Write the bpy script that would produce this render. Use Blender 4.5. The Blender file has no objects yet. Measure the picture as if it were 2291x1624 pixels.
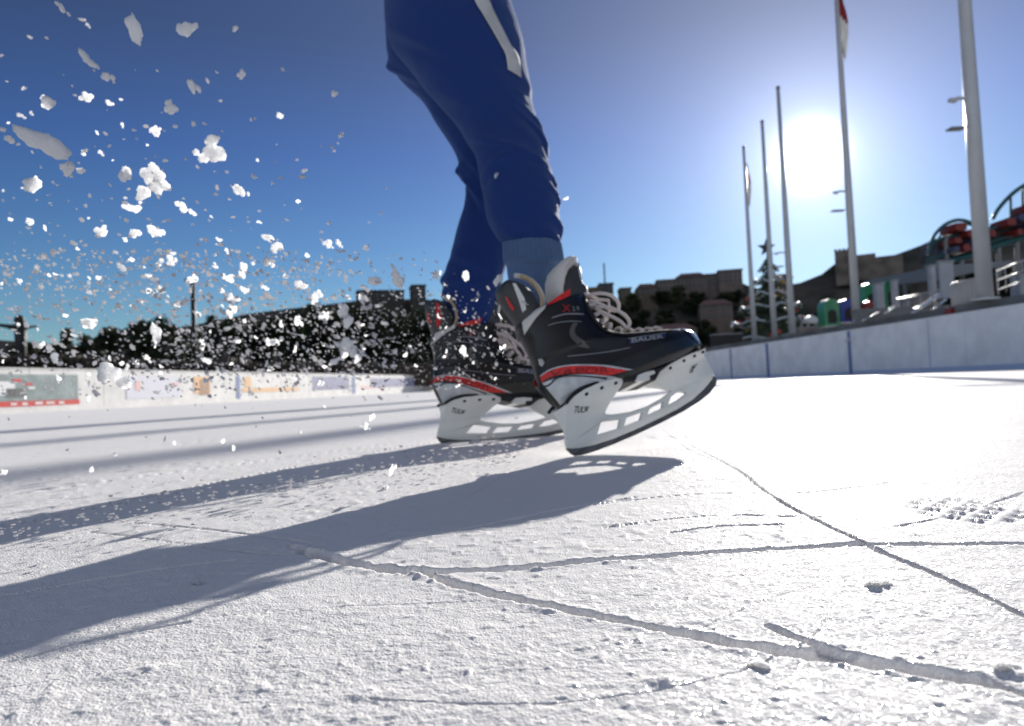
import bpy, math, random
import numpy as np
from mathutils import Vector, Matrix, geometry
R = math.radians
random.seed(7); rng = np.random.default_rng(7)
sc = bpy.context.scene
COL = sc.collection
# ------------------------------------------------------------------ camera
CAMZ = 0.105
FPX = 2291 * 24 / 36
th, ro = R(1.95), R(2.6)
C0 = Vector((0, 0, CAMZ))
Fw = Vector((0, math.cos(th), math.sin(th)))
U0 = Vector((0, -math.sin(th), math.cos(th)))
R0 = Vector((1, 0, 0))
Rt = R0 * math.cos(ro) - U0 * math.sin(ro)
Up = R0 * math.sin(ro) + U0 * math.cos(ro)
def ray(x, y):
    return Fw + Rt * ((x - 1145.5) / FPX) + Up * ((812 - y) / FPX)
def P(x, y, d): return C0 + ray(x, y) * d
def G(x, y, z=0.0):
    r = ray(x, y); return C0 + r * ((z - CAMZ) / r.z)
def q(x, y): return (x * .55933, y * .55933)          # full-size photo pixels
def z1(x, y): return q(1500 + x / 1.6243, 900 + y / 1.624)
def z4(x, y): return q(1450 + x / 1.3533, y / 1.3533)
def z5(x, y): return q(2800 + x / 1.7677, 700 + y / 1.7677)
def z6(x, y): return q(2300 + x / 2.291, 950 + y / 2.291)
def z7(x, y): return q(x / 2.03, 900 + y / 2.03)
def z8(x, y): return q(900 + x / 2.03, 900 + y / 2.03)
cd = bpy.data.cameras.new('camera'); cam = bpy.data.objects.new('camera', cd); COL.objects.link(cam)
M3 = Matrix((Rt, Up, -Fw)).transposed()
cam.matrix_world = Matrix.Translation(C0) @ M3.to_4x4()
cd.lens = 24; cd.sensor_width = 36; cd.sensor_fit = 'HORIZONTAL'
cd.clip_start = 0.02; cd.clip_end = 5000
cd.dof.use_dof = True; cd.dof.focus_distance = 0.38; cd.dof.aperture_fstop = 13
sc.camera = cam
# ------------------------------------------------------------------ light
SUN = ray(1812, 348).normalized()
elev = math.asin(SUN.z); azim = math.atan2(SUN.x, SUN.y)
ld = bpy.data.lights.new('sun', 'SUN'); ld.energy = 4.9; ld.angle = R(0.53); ld.color = (1, .955, .89)
lo = bpy.data.objects.new('sun', ld); COL.objects.link(lo)
lo.rotation_euler = SUN.to_track_quat('Z', 'Y').to_euler(); lo.location = (30, 60, 30)
w = bpy.data.worlds.new('World'); sc.world = w; w.use_nodes = True
nt = w.node_tree; nt.nodes.clear()
out = nt.nodes.new('ShaderNodeOutputWorld'); bg = nt.nodes.new('ShaderNodeBackground')
sky = nt.nodes.new('ShaderNodeTexSky'); sky.sky_type = 'NISHITA'; sky.sun_disc = False
sky.sun_elevation = elev; sky.sun_rotation = azim
sky.altitude = 900; sky.air_density = 1.25; sky.dust_density = 0.15; sky.ozone_density = 5.0
bg.inputs['Strength'].default_value = 0.05
hs = nt.nodes.new('ShaderNodeHueSaturation'); hs.inputs['Saturation'].default_value = 1.08; hs.inputs['Value'].default_value = 1.13
mt = nt.nodes.new('ShaderNodeMix'); mt.data_type = 'RGBA'; mt.blend_type = 'MULTIPLY'; mt.inputs[0].default_value = 1; mt.inputs[7].default_value = (.66, .42, .52, 1)
nt.links.new(sky.outputs[0], hs.inputs['Color']); nt.links.new(hs.outputs[0], mt.inputs[6]); nt.links.new(mt.outputs[2], bg.inputs['Color'])
sx_ = nt.nodes.new('ShaderNodeSeparateXYZ'); tc0 = nt.nodes.new('ShaderNodeTexCoord'); nt.links.new(tc0.outputs['Generated'], sx_.inputs[0])
rp_ = nt.nodes.new('ShaderNodeValToRGB'); 
rp_.color_ramp.elements[0].position = .0; rp_.color_ramp.elements[0].color = (.95, 1.05, .98, 1); rp_.color_ramp.elements[1].position = .46; rp_.color_ramp.elements[1].color = (.70, .49, .57, 1)
for p_, c_ in ((.15, (.82, .88, .98)), (.33, (.66, .62, .84))): e_ = rp_.color_ramp.elements.new(p_); e_.color = (*c_, 1)
nt.links.new(sx_.outputs[2], rp_.inputs[0]); nt.links.new(rp_.outputs[0], mt.inputs[7])
# the sun itself and the bright air round it (world-space, a function of the angle to the sun)
tc = nt.nodes.new('ShaderNodeTexCoord')
vd = nt.nodes.new('ShaderNodeVectorMath'); vd.operation = 'DISTANCE'; vd.inputs[1].default_value = SUN
vn = nt.nodes.new('ShaderNodeVectorMath'); vn.operation = 'NORMALIZE'
nt.links.new(tc.outputs['Generated'], vn.inputs[0]); nt.links.new(vn.outputs[0], vd.inputs[0])
def wm(op, a, b=None):
    n = nt.nodes.new('ShaderNodeMath'); n.operation = op
    for i, v in enumerate((a, b)):
        if v is None: continue
        if isinstance(v, (int, float)): n.inputs[i].default_value = v
        else: nt.links.new(v, n.inputs[i])
    return n.outputs[0]
d_ = vd.outputs['Value']
def gauss(amp, sig): return wm('MULTIPLY', wm('EXPONENT', wm('MULTIPLY', wm('POWER', wm('DIVIDE', d_, sig), 2.0), -1.0)), amp)
def expo(amp, sig): return wm('MULTIPLY', wm('EXPONENT', wm('MULTIPLY', wm('DIVIDE', d_, sig), -1.0)), amp)
glow = wm('ADD', wm('ADD', gauss(9.0, .024), expo(.55, .052)), expo(.34, .2))
bg2 = nt.nodes.new('ShaderNodeBackground'); bg2.inputs['Color'].default_value = (.84, .9, 1, 1)
nt.links.new(glow, bg2.inputs['Strength'])
ad = nt.nodes.new('ShaderNodeAddShader'); nt.links.new(bg.outputs[0], ad.inputs[0]); nt.links.new(bg2.outputs[0], ad.inputs[1])
# added fill light: unseen pale sky glow behind the camera, lifting the shaded sides
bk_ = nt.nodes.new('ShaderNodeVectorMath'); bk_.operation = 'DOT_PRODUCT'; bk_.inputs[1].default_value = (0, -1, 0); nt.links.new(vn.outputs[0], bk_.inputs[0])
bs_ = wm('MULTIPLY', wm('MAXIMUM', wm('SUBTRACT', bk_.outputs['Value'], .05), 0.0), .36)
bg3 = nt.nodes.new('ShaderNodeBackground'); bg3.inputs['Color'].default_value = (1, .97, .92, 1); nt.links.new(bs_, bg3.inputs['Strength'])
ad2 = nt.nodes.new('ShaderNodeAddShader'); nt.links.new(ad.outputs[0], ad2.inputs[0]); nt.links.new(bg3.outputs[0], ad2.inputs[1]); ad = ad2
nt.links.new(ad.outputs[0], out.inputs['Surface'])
sc.view_settings.view_transform = 'Standard'; sc.view_settings.look = 'None'; sc.view_settings.exposure = 0.75
sc.render.engine = 'CYCLES'
# ------------------------------------------------------------------ materials
def mat(name, col, rough=.6, spec=.4, metal=0, var=0, vscale=20, bump=0, bscale=60, sheen=0, transl=0, coat=0, col2=None, detail=4, stretch=None):
    m = bpy.data.materials.new(name); m.use_nodes = True; t = m.node_tree
    b = t.nodes['Principled BSDF']; b.inputs['Base Color'].default_value = (*col, 1)
    b.inputs['Roughness'].default_value = rough; b.inputs['Specular IOR Level'].default_value = spec
    b.inputs['Metallic'].default_value = metal
    if sheen:
        b.inputs['Sheen Weight'].default_value = sheen; b.inputs['Sheen Roughness'].default_value = .4
        b.inputs['Sheen Tint'].default_value = (.5, .7, 1, 1)
    if coat: b.inputs['Coat Weight'].default_value = coat; b.inputs['Coat Roughness'].default_value = .08
    geo = t.nodes.new('ShaderNodeTexCoord'); src = geo.outputs['Object']
    if stretch:
        mp = t.nodes.new('ShaderNodeMapping'); mp.inputs['Scale'].default_value = stretch
        t.links.new(src, mp.inputs['Vector']); src = mp.outputs[0]
    if var or col2:
        n = t.nodes.new('ShaderNodeTexNoise'); n.inputs['Scale'].default_value = vscale; n.inputs['Detail'].default_value = detail
        t.links.new(src, n.inputs['Vector'])
        r = t.nodes.new('ShaderNodeValToRGB'); r.color_ramp.elements[0].position = .35; r.color_ramp.elements[1].position = .65
        c2 = col2 or tuple(min(1, c * (1 + var)) for c in col)
        c1 = col if col2 else tuple(c * (1 - var) for c in col)
        r.color_ramp.elements[0].color = (*c1, 1); r.color_ramp.elements[1].color = (*c2, 1)
        t.links.new(n.outputs['Fac'], r.inputs['Fac']); t.links.new(r.outputs[0], b.inputs['Base Color'])
    if bump:
        n2 = t.nodes.new('ShaderNodeTexNoise'); n2.inputs['Scale'].default_value = bscale; n2.inputs['Detail'].default_value = detail
        t.links.new(src, n2.inputs['Vector'])
        bp = t.nodes.new('ShaderNodeBump'); bp.inputs['Distance'].default_value = bump; bp.inputs['Strength'].default_value = 1
        t.links.new(n2.outputs['Fac'], bp.inputs['Height']); t.links.new(bp.outputs[0], b.inputs['Normal'])
    if transl:
        tr = t.nodes.new('ShaderNodeBsdfTranslucent'); tr.inputs['Color'].default_value = (*col, 1)
        mx = t.nodes.new('ShaderNodeMixShader'); mx.inputs[0].default_value = transl
        t.links.new(b.outputs[0], mx.inputs[1]); t.links.new(tr.outputs[0], mx.inputs[2])
        t.links.new(mx.outputs[0], t.nodes['Material Output'].inputs['Surface'])
    return m
# ------------------------------------------------------------------ helpers
def link(o, parent=None):
    COL.objects.link(o)
    if parent is not None: o.parent = parent
    return o
def tag(o, label=None, cat=None, group=None, kind=None):
    if label: o['label'] = label
    if cat: o['category'] = cat
    if group: o['group'] = group
    if kind: o['kind'] = kind
    return o
def empty(name, loc=(0, 0, 0), label=None, cat=None, group=None, mw=None):
    o = bpy.data.objects.new(name, None); o.empty_display_size = .1; COL.objects.link(o)
    if mw is not None: o.matrix_world = mw
    else: o.location = loc
    return tag(o, label, cat, group)
class MB:
    def __init__(s): s.v = []; s.f = []
    def add(s, vs, fs):
        n = len(s.v); s.v += [tuple(a) for a in vs]; s.f += [tuple(i + n for i in f) for f in fs]; return s
    def box(s, c, size, rz=0, bev=0):
        hx, hy, hz = [a / 2 for a in size]; cs, sn = math.cos(rz), math.sin(rz)
        b = min(bev, hx * .9, hy * .9) if bev else 0
        if b:
            ring = [(-hx + b, -hy), (hx - b, -hy), (hx, -hy + b), (hx, hy - b), (hx - b, hy), (-hx + b, hy), (-hx, hy - b), (-hx, -hy + b)]
        else: ring = [(-hx, -hy), (hx, -hy), (hx, hy), (-hx, hy)]
        vs = [(c[0] + x * cs - y * sn, c[1] + x * sn + y * cs, c[2] + z) for z in (-hz, hz) for x, y in ring]
        n = len(ring)
        fs = [tuple(range(n))[::-1], tuple(range(n, 2 * n))] + [(i, (i + 1) % n, n + (i + 1) % n, n + i) for i in range(n)]
        return s.add(vs, fs)
    def tube(s, pts, r, n=8, cap=True, flat=1.0):
        pts = [Vector(p) for p in pts]; k = len(pts); rs = r if isinstance(r, (list, tuple)) else [r] * k
        vs = []; prev = None
        for i, p in enumerate(pts):
            t = (pts[min(i + 1, k - 1)] - pts[max(i - 1, 0)]).normalized()
            if prev is None:
                a = Vector((0, 0, 1)) if abs(t.z) < .9 else Vector((1, 0, 0)); x = t.cross(a).normalized()
            else: x = (prev - t * prev.dot(t)).normalized()
            prev = x; y = t.cross(x)
            for j in range(n):
                an = 2 * math.pi * j / n; vs.append(p + (x * math.cos(an) + y * math.sin(an) * flat) * rs[i])
        fs = [(i * n + j, i * n + (j + 1) % n, (i + 1) * n + (j + 1) % n, (i + 1) * n + j) for i in range(k - 1) for j in range(n)]
        if cap: fs += [tuple(range(n))[::-1], tuple(range((k - 1) * n, k * n))]
        return s.add(vs, fs)
    def rings(s, rings, cap=True):
        n = len(rings[0]); vs = [p for r in rings for p in r]; k = len(rings)
        fs = [(i * n + j, i * n + (j + 1) % n, (i + 1) * n + (j + 1) % n, (i + 1) * n + j) for i in range(k - 1) for j in range(n)]
        if cap: fs += [tuple(range(n))[::-1], tuple(range((k - 1) * n, k * n))]
        return s.add(vs, fs)
    def ball(s, c, r, nu=10, nv=6):
        rx, ry, rz = r if isinstance(r, (tuple, list)) else (r, r, r)
        rg = [[(c[0] + rx * math.sin(a) * math.cos(b), c[1] + ry * math.sin(a) * math.sin(b), c[2] + rz * math.cos(a))
               for b in [2 * math.pi * j / nu for j in range(nu)]] for a in [math.pi * (i + .02) / (nv + .04) for i in range(nv + 1)]]
        return s.rings(rg)
    def build(s, name, m, parent=None, smooth=True, auto=None):
        me = bpy.data.meshes.new(name); me.from_pydata(s.v, [], s.f); me.validate(); me.update()
        if m: me.materials.append(m)
        if smooth: me.polygons.foreach_set('use_smooth', [True] * len(me.polygons))
        o = link(bpy.data.objects.new(name, me), parent)
        if auto: 
            import bmesh
            bm = bmesh.new(); bm.from_mesh(me); bmesh.ops.recalc_face_normals(bm, faces=bm.faces)
            for e in bm.edges:
                if len(e.link_faces) == 2 and e.calc_face_angle(0) > R(auto): e.smooth = False
            bm.to_mesh(me); bm.free()
        return o
def crom(pts, n=8):
    """Catmull-Rom through pts"""
    pts = [np.array(p, float) for p in pts]; o = []
    for i in range(len(pts) - 1):
        a, b, c, d = pts[max(i - 1, 0)], pts[i], pts[i + 1], pts[min(i + 2, len(pts) - 1)]
        for k in range(n):
            t = k / n; o.append(.5 * ((2 * b) + (-a + c) * t + (2 * a - 5 * b + 4 * c - d) * t * t + (-a + 3 * b - 3 * c + d) * t ** 3))
    o.append(pts[-1]); return o
# numpy value noise
def vnoise(x, y, seed=0):
    xi = np.floor(x).astype(np.int64); yi = np.floor(y).astype(np.int64); fx = x - xi; fy = y - yi
    fx = fx * fx * (3 - 2 * fx); fy = fy * fy * (3 - 2 * fy)
    def h(a, b):
        n = (a * 374761393 + b * 668265263 + seed * 1442695041) & 0xffffffff
        n = ((n ^ (n >> 13)) * 1274126177) & 0xffffffff; n = n ^ (n >> 16)
        return (n & 0xffffff) / 0xffffff * 2 - 1
    return (h(xi, yi) * (1 - fx) + h(xi + 1, yi) * fx) * (1 - fy) + (h(xi, yi + 1) * (1 - fx) + h(xi + 1, yi + 1) * fx) * fy
# ------------------------------------------------------------------ ICE
def bl(y): return -16.3 + (y / 17.) * 3.6        # left boards line x(y)
def br(y): return 9.8 - y / 15.                  # right boards line x(y)
YE = 58.
def make_ice():
    half = 47
    ang = np.concatenate([np.linspace(-180, -half - 3, 34), np.linspace(-half, half, 860), np.linspace(half + 3, 180, 34)])
    ang = np.radians(ang)
    rs = [.05, .08, .11]; r = .13
    while r < 62:
        rs.append(r); r += max(.62 * r * r / 71, .0005) if r < 4 else r * .05
    rs = np.array(rs); A, Rr = np.meshgrid(ang, rs)
    X = Rr * np.sin(A); Y = Rr * np.cos(A)
    dr = np.gradient(rs)[:, None] * np.ones_like(X)
    res = np.maximum(dr, Rr * (math.radians(94) / 860))
    H = np.zeros_like(X)
    ca, sa = math.cos(.6), math.sin(.6)
    def oct(lam, amp, seed, ax=1., power=1):
        fade = np.clip((lam / (res * 2.2)) - .3, 0, 1)
        x = (X * ca + Y * sa) / lam; y = (-X * sa + Y * ca) / lam / ax
        return vnoise(x + seed * 17.3, y + seed * 7.1, seed) * amp * fade
    H += oct(.55, .0016, 1) + oct(.21, .0008, 2) + oct(.085, .00045, 3) + oct(.037, .0003, 4) + oct(.016, .0002, 5) + oct(.0075, .0002, 6) + oct(.0035, .0002, 7) + oct(.0019, .00018, 8)
    # patches of loose snow crumbs
    patch = np.clip(vnoise(X / .16 + 3, Y / .16 + 9, 21) * 1.6 + .1, 0, 1)
    cr = np.clip(vnoise(X / .008, Y / .008, 22) - .45, 0, 1) * np.clip(.016 / res - .3, 0, 1)
    cr2 = np.clip(vnoise(X / .014, Y / .014, 23) - .6, 0, 1) * np.clip(.028 / res - .3, 0, 1)
    cr3 = np.clip(vnoise(X / .0042, Y / .0042, 24) - .5, 0, 1) * np.clip(.009 / res - .3, 0, 1)
    H += cr3 * .001 + patch * (cr * .0018 + cr2 * .0018) + cr2 * .0003
    wob = vnoise(X / .02, Y / .02, 31) * .0008 + vnoise(X / .007, Y / .007, 32) * .0008 + vnoise(X / .003, Y / .003, 33) * .0008
    def groove(px, width, depth, rim=.05, ground_pts=None, wobble=1.):
        nonlocal H
        pts = ground_pts if ground_pts is not None else [G(*p).to_2d()[:] for p in px]
        pts = crom(pts, 6); D = np.full(X.shape, 9e9)
        ar = np.array(pts); m = (X > ar[:, 0].min() - .08) & (X < ar[:, 0].max() + .08) & (Y > ar[:, 1].min() - .08) & (Y < ar[:, 1].max() + .08)
        if not m.any(): return
        xs, ys = X[m], Y[m]; dd = np.full(xs.shape, 9e9)
        for a, b in zip(ar[:-1], ar[1:]):
            v = b - a; L = (v * v).sum() + 1e-12; t = np.clip(((xs - a[0]) * v[0] + (ys - a[1]) * v[1]) / L, 0, 1)
            dd = np.minimum(dd, np.hypot(xs - a[0] - t * v[0], ys - a[1] - t * v[1]))
        dd = np.maximum(dd + wob[m] * wobble * min(1, width / .0028), 0)
        wl = width * (1 + .5 * vnoise(xs / .055, ys / .055, 44) + .25 * vnoise(xs / .02, ys / .02, 45))
        g = np.clip(1.2 - (dd / (wl * 1.15)) ** 2, 0, 1) * -depth * 1.5 * (1 + .35 * vnoise(xs / .012, ys / .012, 43))
        rimv = np.exp(-((dd - width * 1.9) / (width * .8)) ** 2) * depth * rim * (1 + vnoise(xs / .009, ys / .009, 41))
        cb = np.exp(-((dd - width * 1.7) / (width * 1.3)) ** 2) * (np.clip(vnoise(xs / .0045, ys / .0045, 46) - .15, 0, 1) + .7 * np.clip(vnoise(xs / .009, ys / .009, 47) - .3, 0, 1)) * min(depth, .0035) * .28
        H[m] += cb * np.clip(.009 / res[m] - .3, 0, 1)
        H[m] += (g + rimv) * np.clip(width * 3 / res[m], 0, 1)
    groove([(655, 1222), (700, 1236), (780, 1252), (900, 1270), (1050, 1272), (1200, 1264), (1290, 1255), (1480, 1243), (1700, 1229), (1950, 1220), (2400, 1222)], .0026, .0042)
    groove([(690, 1232), (780, 1255), (900, 1274), (990, 1276)], .0045, .0055)
    groove([(930, 1272), (1020, 1304), (1150, 1338), (1300, 1371), (1450, 1402), (1650, 1442), (1850, 1472), (2050, 1502), (2200, 1530), (2400, 1585)], .0034, .0068)
    groove([(1500, 975), (1640, 1045), (1700, 1090), (1800, 1150), (1950, 1225), (2100, 1290), (2400, 1432)], .0014, .0022)
    groove([(1720, 1400), (1850, 1450), (1990, 1486), (2100, 1500)], .0016, .0022)
    thin = [[(1250, 1085), (1500, 1075), (1800, 1068), (2050, 1082), (2400, 1072)], [(1300, 1130), (1550, 1104), (1800, 1100), (2000, 1078)],
            [(1450, 1015), (1700, 985), (1900, 975), (2291, 945)], [(1560, 990), (1720, 1000), (1900, 992), (2200, 960)],
            [(1620, 1042), (1790, 1010), (1980, 985), (2291, 965)], [(900, 1205), (1100, 1170), (1300, 1130), (1420, 1110)],
            [(200, 1190), (330, 1205), (480, 1225), (640, 1240)], [(300, 1170), (520, 1190), (700, 1215)], [(0, 1330), (300, 1280), (520, 1250)],
            [(1050, 1110), (1130, 1060), (1180, 1035)], [(0, 1480), (200, 1430), (420, 1390)],
            [(1480, 960), (1530, 1000), (1600, 1030)], [(1350, 1180), (1600, 1150), (1900, 1160)], [(2000, 1180), (2150, 1150), (2291, 1100)],
            [(1500, 1190), (1620, 1175), (1750, 1172)], [(1500, 905), (1800, 900), (2291, 880)], [(1560, 930), (1900, 925), (2291, 915)], [(1400, 940), (1760, 960), (2291, 990)]]
    for i, t in enumerate(thin): groove(t, .0009 + .0004 * (i % 3), .0014, .08)
    for i in range(70):   # fine short scratches close to the lens
        cx = random.uniform(-.45, .5); cy = random.uniform(.22, 1.0); a = random.gauss(.25, .5); L = random.uniform(.03, .2); k = random.uniform(-.4, .4)
        groove(None, .0004 + .0004 * cy, .00025 + .0003 * cy, .0, [(cx + math.cos(a + k * t) * L * t, cy + math.sin(a + k * t) * L * t) for t in (-1, -.5, 0, .5, 1)], .5)
    for i in range(60):   # long shallow skate arcs further out
        a = random.uniform(0, math.pi); cx = random.uniform(-3, 4); cy = random.uniform(1.0, 7); L = random.uniform(.6, 3); k = random.uniform(-.4, .4)
        pts = [(cx + math.cos(a + k * t) * L * t, cy + math.sin(a + k * t) * L * t) for t in (-1, -.5, 0, .5, 1)]
        groove(None, .0014 + .0006 * cy, .0025, .06, pts)
    # boot tread print at right
    c = G(2160, 1140); ang0 = R(-12); u = (X - c.x) * math.cos(ang0) + (Y - c.y) * math.sin(ang0); v = -(X - c.x) * math.sin(ang0) + (Y - c.y) * math.cos(ang0)
    e = np.clip(1.3 - ((u / .034) ** 2 + (v / .05) ** 2), 0, 1); s1 = np.abs(((u + v * .7) / .021) % 1 - .5); s2 = np.abs(((u - v * .7) / .021) % 1 - .5)
    cell = np.clip((np.minimum(s1, s2) - .08) * 5, 0, 1)
    H += -np.clip(e * 2, 0, 1) * cell * .002
    # lumps lying on the ice
    for (px, py, s, h) in [(1570, 1085, .022, .005), (1960, 1315, .006, .004), (1320, 1250, .008, .004), (1480, 1530, .006, .004), (2160, 1590, .01, .005), (300, 1500, .012, .005), (110, 1560, .011, .004), (480, 1350, .014, .003), (1660, 1075, .012, .005), (2250, 1500, .011, .006), (1000, 1420, .01, .003), (1380, 1430, .008, .003), (820, 1560, .009, .003)]:
        p = G(px, py); H += .22 * h * np.exp(-(((X - p.x) / s) ** 2 + ((Y - p.y) / (s * .6)) ** 2)) * (1 + .6 * vnoise(X / .004, Y / .004, 51))
    nr, na = X.shape
    co = np.stack([X, Y, H], -1).reshape(-1, 3)
    i0 = (np.arange(nr - 1)[:, None] * na + np.arange(na - 1)[None, :])
    quads = np.stack([i0, i0 + na, i0 + na + 1, i0 + 1], -1).reshape(-1, 4)
    cen = co[quads].mean(1); keep = (cen[:, 0] > (-16.7 + cen[:, 1] / 17 * 3.6)) & (cen[:, 0] < 10.15 - cen[:, 1] / 15) & (cen[:, 1] < YE + 1)
    quads = quads[keep]
    me = bpy.data.meshes.new('ice'); me.vertices.add(len(co)); me.vertices.foreach_set('co', co.ravel())
    me.loops.add(len(quads) * 4); me.loops.foreach_set('vertex_index', quads.ravel().astype(np.int32))
    me.polygons.add(len(quads)); me.polygons.foreach_set('loop_start', np.arange(len(quads), dtype=np.int32) * 4)
    me.polygons.foreach_set('loop_total', np.full(len(quads), 4, np.int32)); me.update(calc_edges=True); me.validate()
    me.polygons.foreach_set('use_smooth', [True] * len(quads))
    m = bpy.data.materials.new('scraped_ice'); m.use_nodes = True; t = m.node_tree; b = t.nodes['Principled BSDF']
    b.inputs['Base Color'].default_value = (.80, .785, .768, 1); b.inputs['Roughness'].default_value = .75
    b.inputs['Specular IOR Level'].default_value = .05
    g = t.nodes.new('ShaderNodeNewGeometry')
    def noise(scale, det=3):
        n = t.nodes.new('ShaderNodeTexNoise'); n.inputs['Scale'].default_value = scale; n.inputs['Detail'].default_value = det
        t.links.new(g.outputs['Position'], n.inputs['Vector']); return n
    n1, n2 = noise(850, 3), noise(70, 5)
    b1 = t.nodes.new('ShaderNodeBump'); b1.inputs['Distance'].default_value = .0009; t.links.new(n1.outputs['Fac'], b1.inputs['Height'])
    b2 = t.nodes.new('ShaderNodeBump'); b2.inputs['Distance'].default_value = .0006; t.links.new(n2.outputs['Fac'], b2.inputs['Height']); t.links.new(b1.outputs[0], b2.inputs['Normal'])
    t.links.new(b2.outputs[0], b.inputs['Normal'])
    # crystal facets: each small voronoi cell mirrors the sun its own way (glitter)
    vo = t.nodes.new('ShaderNodeTexVoronoi'); vo.inputs['Scale'].default_value = 1000; t.links.new(g.outputs['Position'], vo.inputs['Vector'])
    sub = t.nodes.new('ShaderNodeVectorMath'); sub.operation = 'SUBTRACT'; sub.inputs[1].default_value = (.5, .5, .5); t.links.new(vo.outputs['Color'], sub.inputs[0])
    scl = t.nodes.new('ShaderNodeVectorMath'); scl.operation = 'SCALE'; scl.inputs['Scale'].default_value = .65; t.links.new(sub.outputs[0], scl.inputs[0])
    addn = t.nodes.new('ShaderNodeVectorMath'); addn.operation = 'ADD'; t.links.new(scl.outputs[0], addn.inputs[0]); t.links.new(g.outputs['Normal'], addn.inputs[1])
    nrm = t.nodes.new('ShaderNodeVectorMath'); nrm.operation = 'NORMALIZE'; t.links.new(addn.outputs[0], nrm.inputs[0])
    gl = t.nodes.new('ShaderNodeBsdfGlossy'); gl.inputs['Roughness'].default_value = .16; gl.inputs['Color'].default_value = (1, 1, 1, 1)
    t.links.new(nrm.outputs[0], gl.inputs['Normal'])
    mx = t.nodes.new('ShaderNodeMixShader'); mx.inputs[0].default_value = .045
    t.links.new(b.outputs[0], mx.inputs[1]); t.links.new(gl.outputs[0], mx.inputs[2]); t.links.new(mx.outputs[0], t.nodes['Material Output'].inputs['Surface'])
    me.materials.append(m)
    o = link(bpy.data.objects.new('ice', me)); tag(o, kind='structure')
make_ice()
m_asph = mat('asphalt', (.09, .09, .09), .9, var=.3, vscale=3)
g = MB(); g.add([(-4000, -4000, -.06), (4000, -4000, -.06), (4000, 4000, -.06), (-4000, 4000, -.06)], [(0, 1, 2, 3)])
tag(g.build('ground', m_asph), kind='structure')
# ------------------------------------------------------------------ SKATES
m_boot = mat('boot_black', (.004, .0045, .005), .3, .35, coat=.12, bump=.0004, bscale=40, var=.3, vscale=30)
m_mattebk = mat('eyestay_black', (.008, .008, .01), .75, .25)
m_red = mat('boot_red', (.55, .02, .018), .4, .4, var=.2, vscale=150)
m_redmark = mat('boot_dark_red', (.22, .01, .01), .5)
m_silver = mat('boot_silver', (.45, .46, .48), .35, .5, metal=.3, var=.15, vscale=60)
m_greyln = mat('boot_grey_line', (.2, .21, .23), .4)
m_smoke = mat('boot_smoke', (.07, .07, .068), .4)
m_holder = mat('holder_plastic', (.66, .67, .65), .38, .45, var=.05, vscale=12, bump=.0003, bscale=60, transl=.05)
m_steel = mat('runner_steel', (.09, .09, .095), .5, .4, metal=.35, var=.35, vscale=45, stretch=(1, 3, 3))
m_felt = mat('felt_white', (.7, .68, .66), .95, .1, bump=.001, bscale=400, transl=.25)
m_lace = mat('lace_white', (.55, .5, .5), .85, .2, bump=.0008, bscale=600, transl=.2)
m_tongue = mat('tongue_dark', (.035, .038, .04), .45, .4)
m_beige = mat('liner_beige', (.35, .27, .17), .9)
m_blk = mat('black_rubber', (.01, .01, .011), .6)
m_cap = mat('toe_cap', (.03, .035, .045), .18, .5, coat=.6)
m_navy = mat('badge_navy', (.02, .03, .07), .4)
m_ltr = mat('letter_silver', (.3, .31, .34), .4)
# plane of the near skate
a0, a1 = z1(1290, 1500), z1(2130, 1112)
S0 = G(*a0, .0015); S1 = P(*a1, (S0 - C0).dot(Fw) + .15)
su = (S1 - S0).normalized(); sv = Vector((0, .34, 1)); sv = (sv - su * sv.dot(su)).normalized(); sw = su.cross(sv)
def L(pt):   # pixel -> local (u, v) on the plane of the near skate
    r = ray(*pt); t = (S0 - C0).dot(sw) / r.dot(sw); d = C0 + r * t - S0
    return (d.dot(su), d.dot(sv))
def Z(x, y): return L(z1(x, y))
hl, tl = Z(1188, 1192), Z(2098, 822)
def sole(u): return hl[1] + (tl[1] - hl[1]) * (u - hl[0]) / (tl[0] - hl[0])
def curve(pts, N=60):
    a = np.array(crom([Z(*p) for p in pts], 6)); vv = a[:, 1] - np.array([sole(u) for u in a[:, 0]])
    vv = np.maximum.accumulate(vv + np.arange(len(vv)) * 1e-6); return vv, a[:, 0]
bk = curve([(1188, 1192), (1128, 1128), (1080, 1060), (1052, 1000), (1040, 940), (1020, 870), (985, 790), (945, 720), (925, 660), (945, 615), (1000, 580)])
fr = curve([(2098, 822), (2096, 790), (2070, 745), (2030, 705), (1965, 692), (1900, 696), (1840, 700), (1700, 716), (1570, 722), (1480, 690), (1400, 600), (1350, 500), (1325, 440)])
VT = min(bk[0][-1], fr[0][-1])
def heelu(v): return float(np.interp(v, *bk))
def toeu(v): return float(np.interp(v, *fr))
def halfw(s, v):
    k = v / VT
    W = np.interp(k, [0, .06, .2, .4, .6, .8, 1], [.029, .036, .040, .037, .0335, .033, .034])
    shp = np.interp(s, [0, .15, .4, .7, .9, 1], [.86, .84, .86, 1.06, 1.08, 1.0]) if k < .5 else 1
    e = abs(2 * s - 1) ** 2.5
    return W * shp * max(0, 1 - e) ** (1 / 2.3)
def surf(u, vabs):
    v = vabs - sole(u); v = min(max(v, 0), VT); a, b = heelu(v), toeu(v); s = min(max((u - a) / (b - a), .012), .988)
    return halfw(s, v)
near = empty('ice_skate', mw=Matrix.Translation(S0) @ Matrix((su, sv, sw)).transposed().to_4x4(),
             label='black and red ice hockey skate nearest the camera, its toe tilted up', cat='ice skate', group='the skater\'s pair of skates')
SKP = []
def part(o): SKP.append(o); return o
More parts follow.
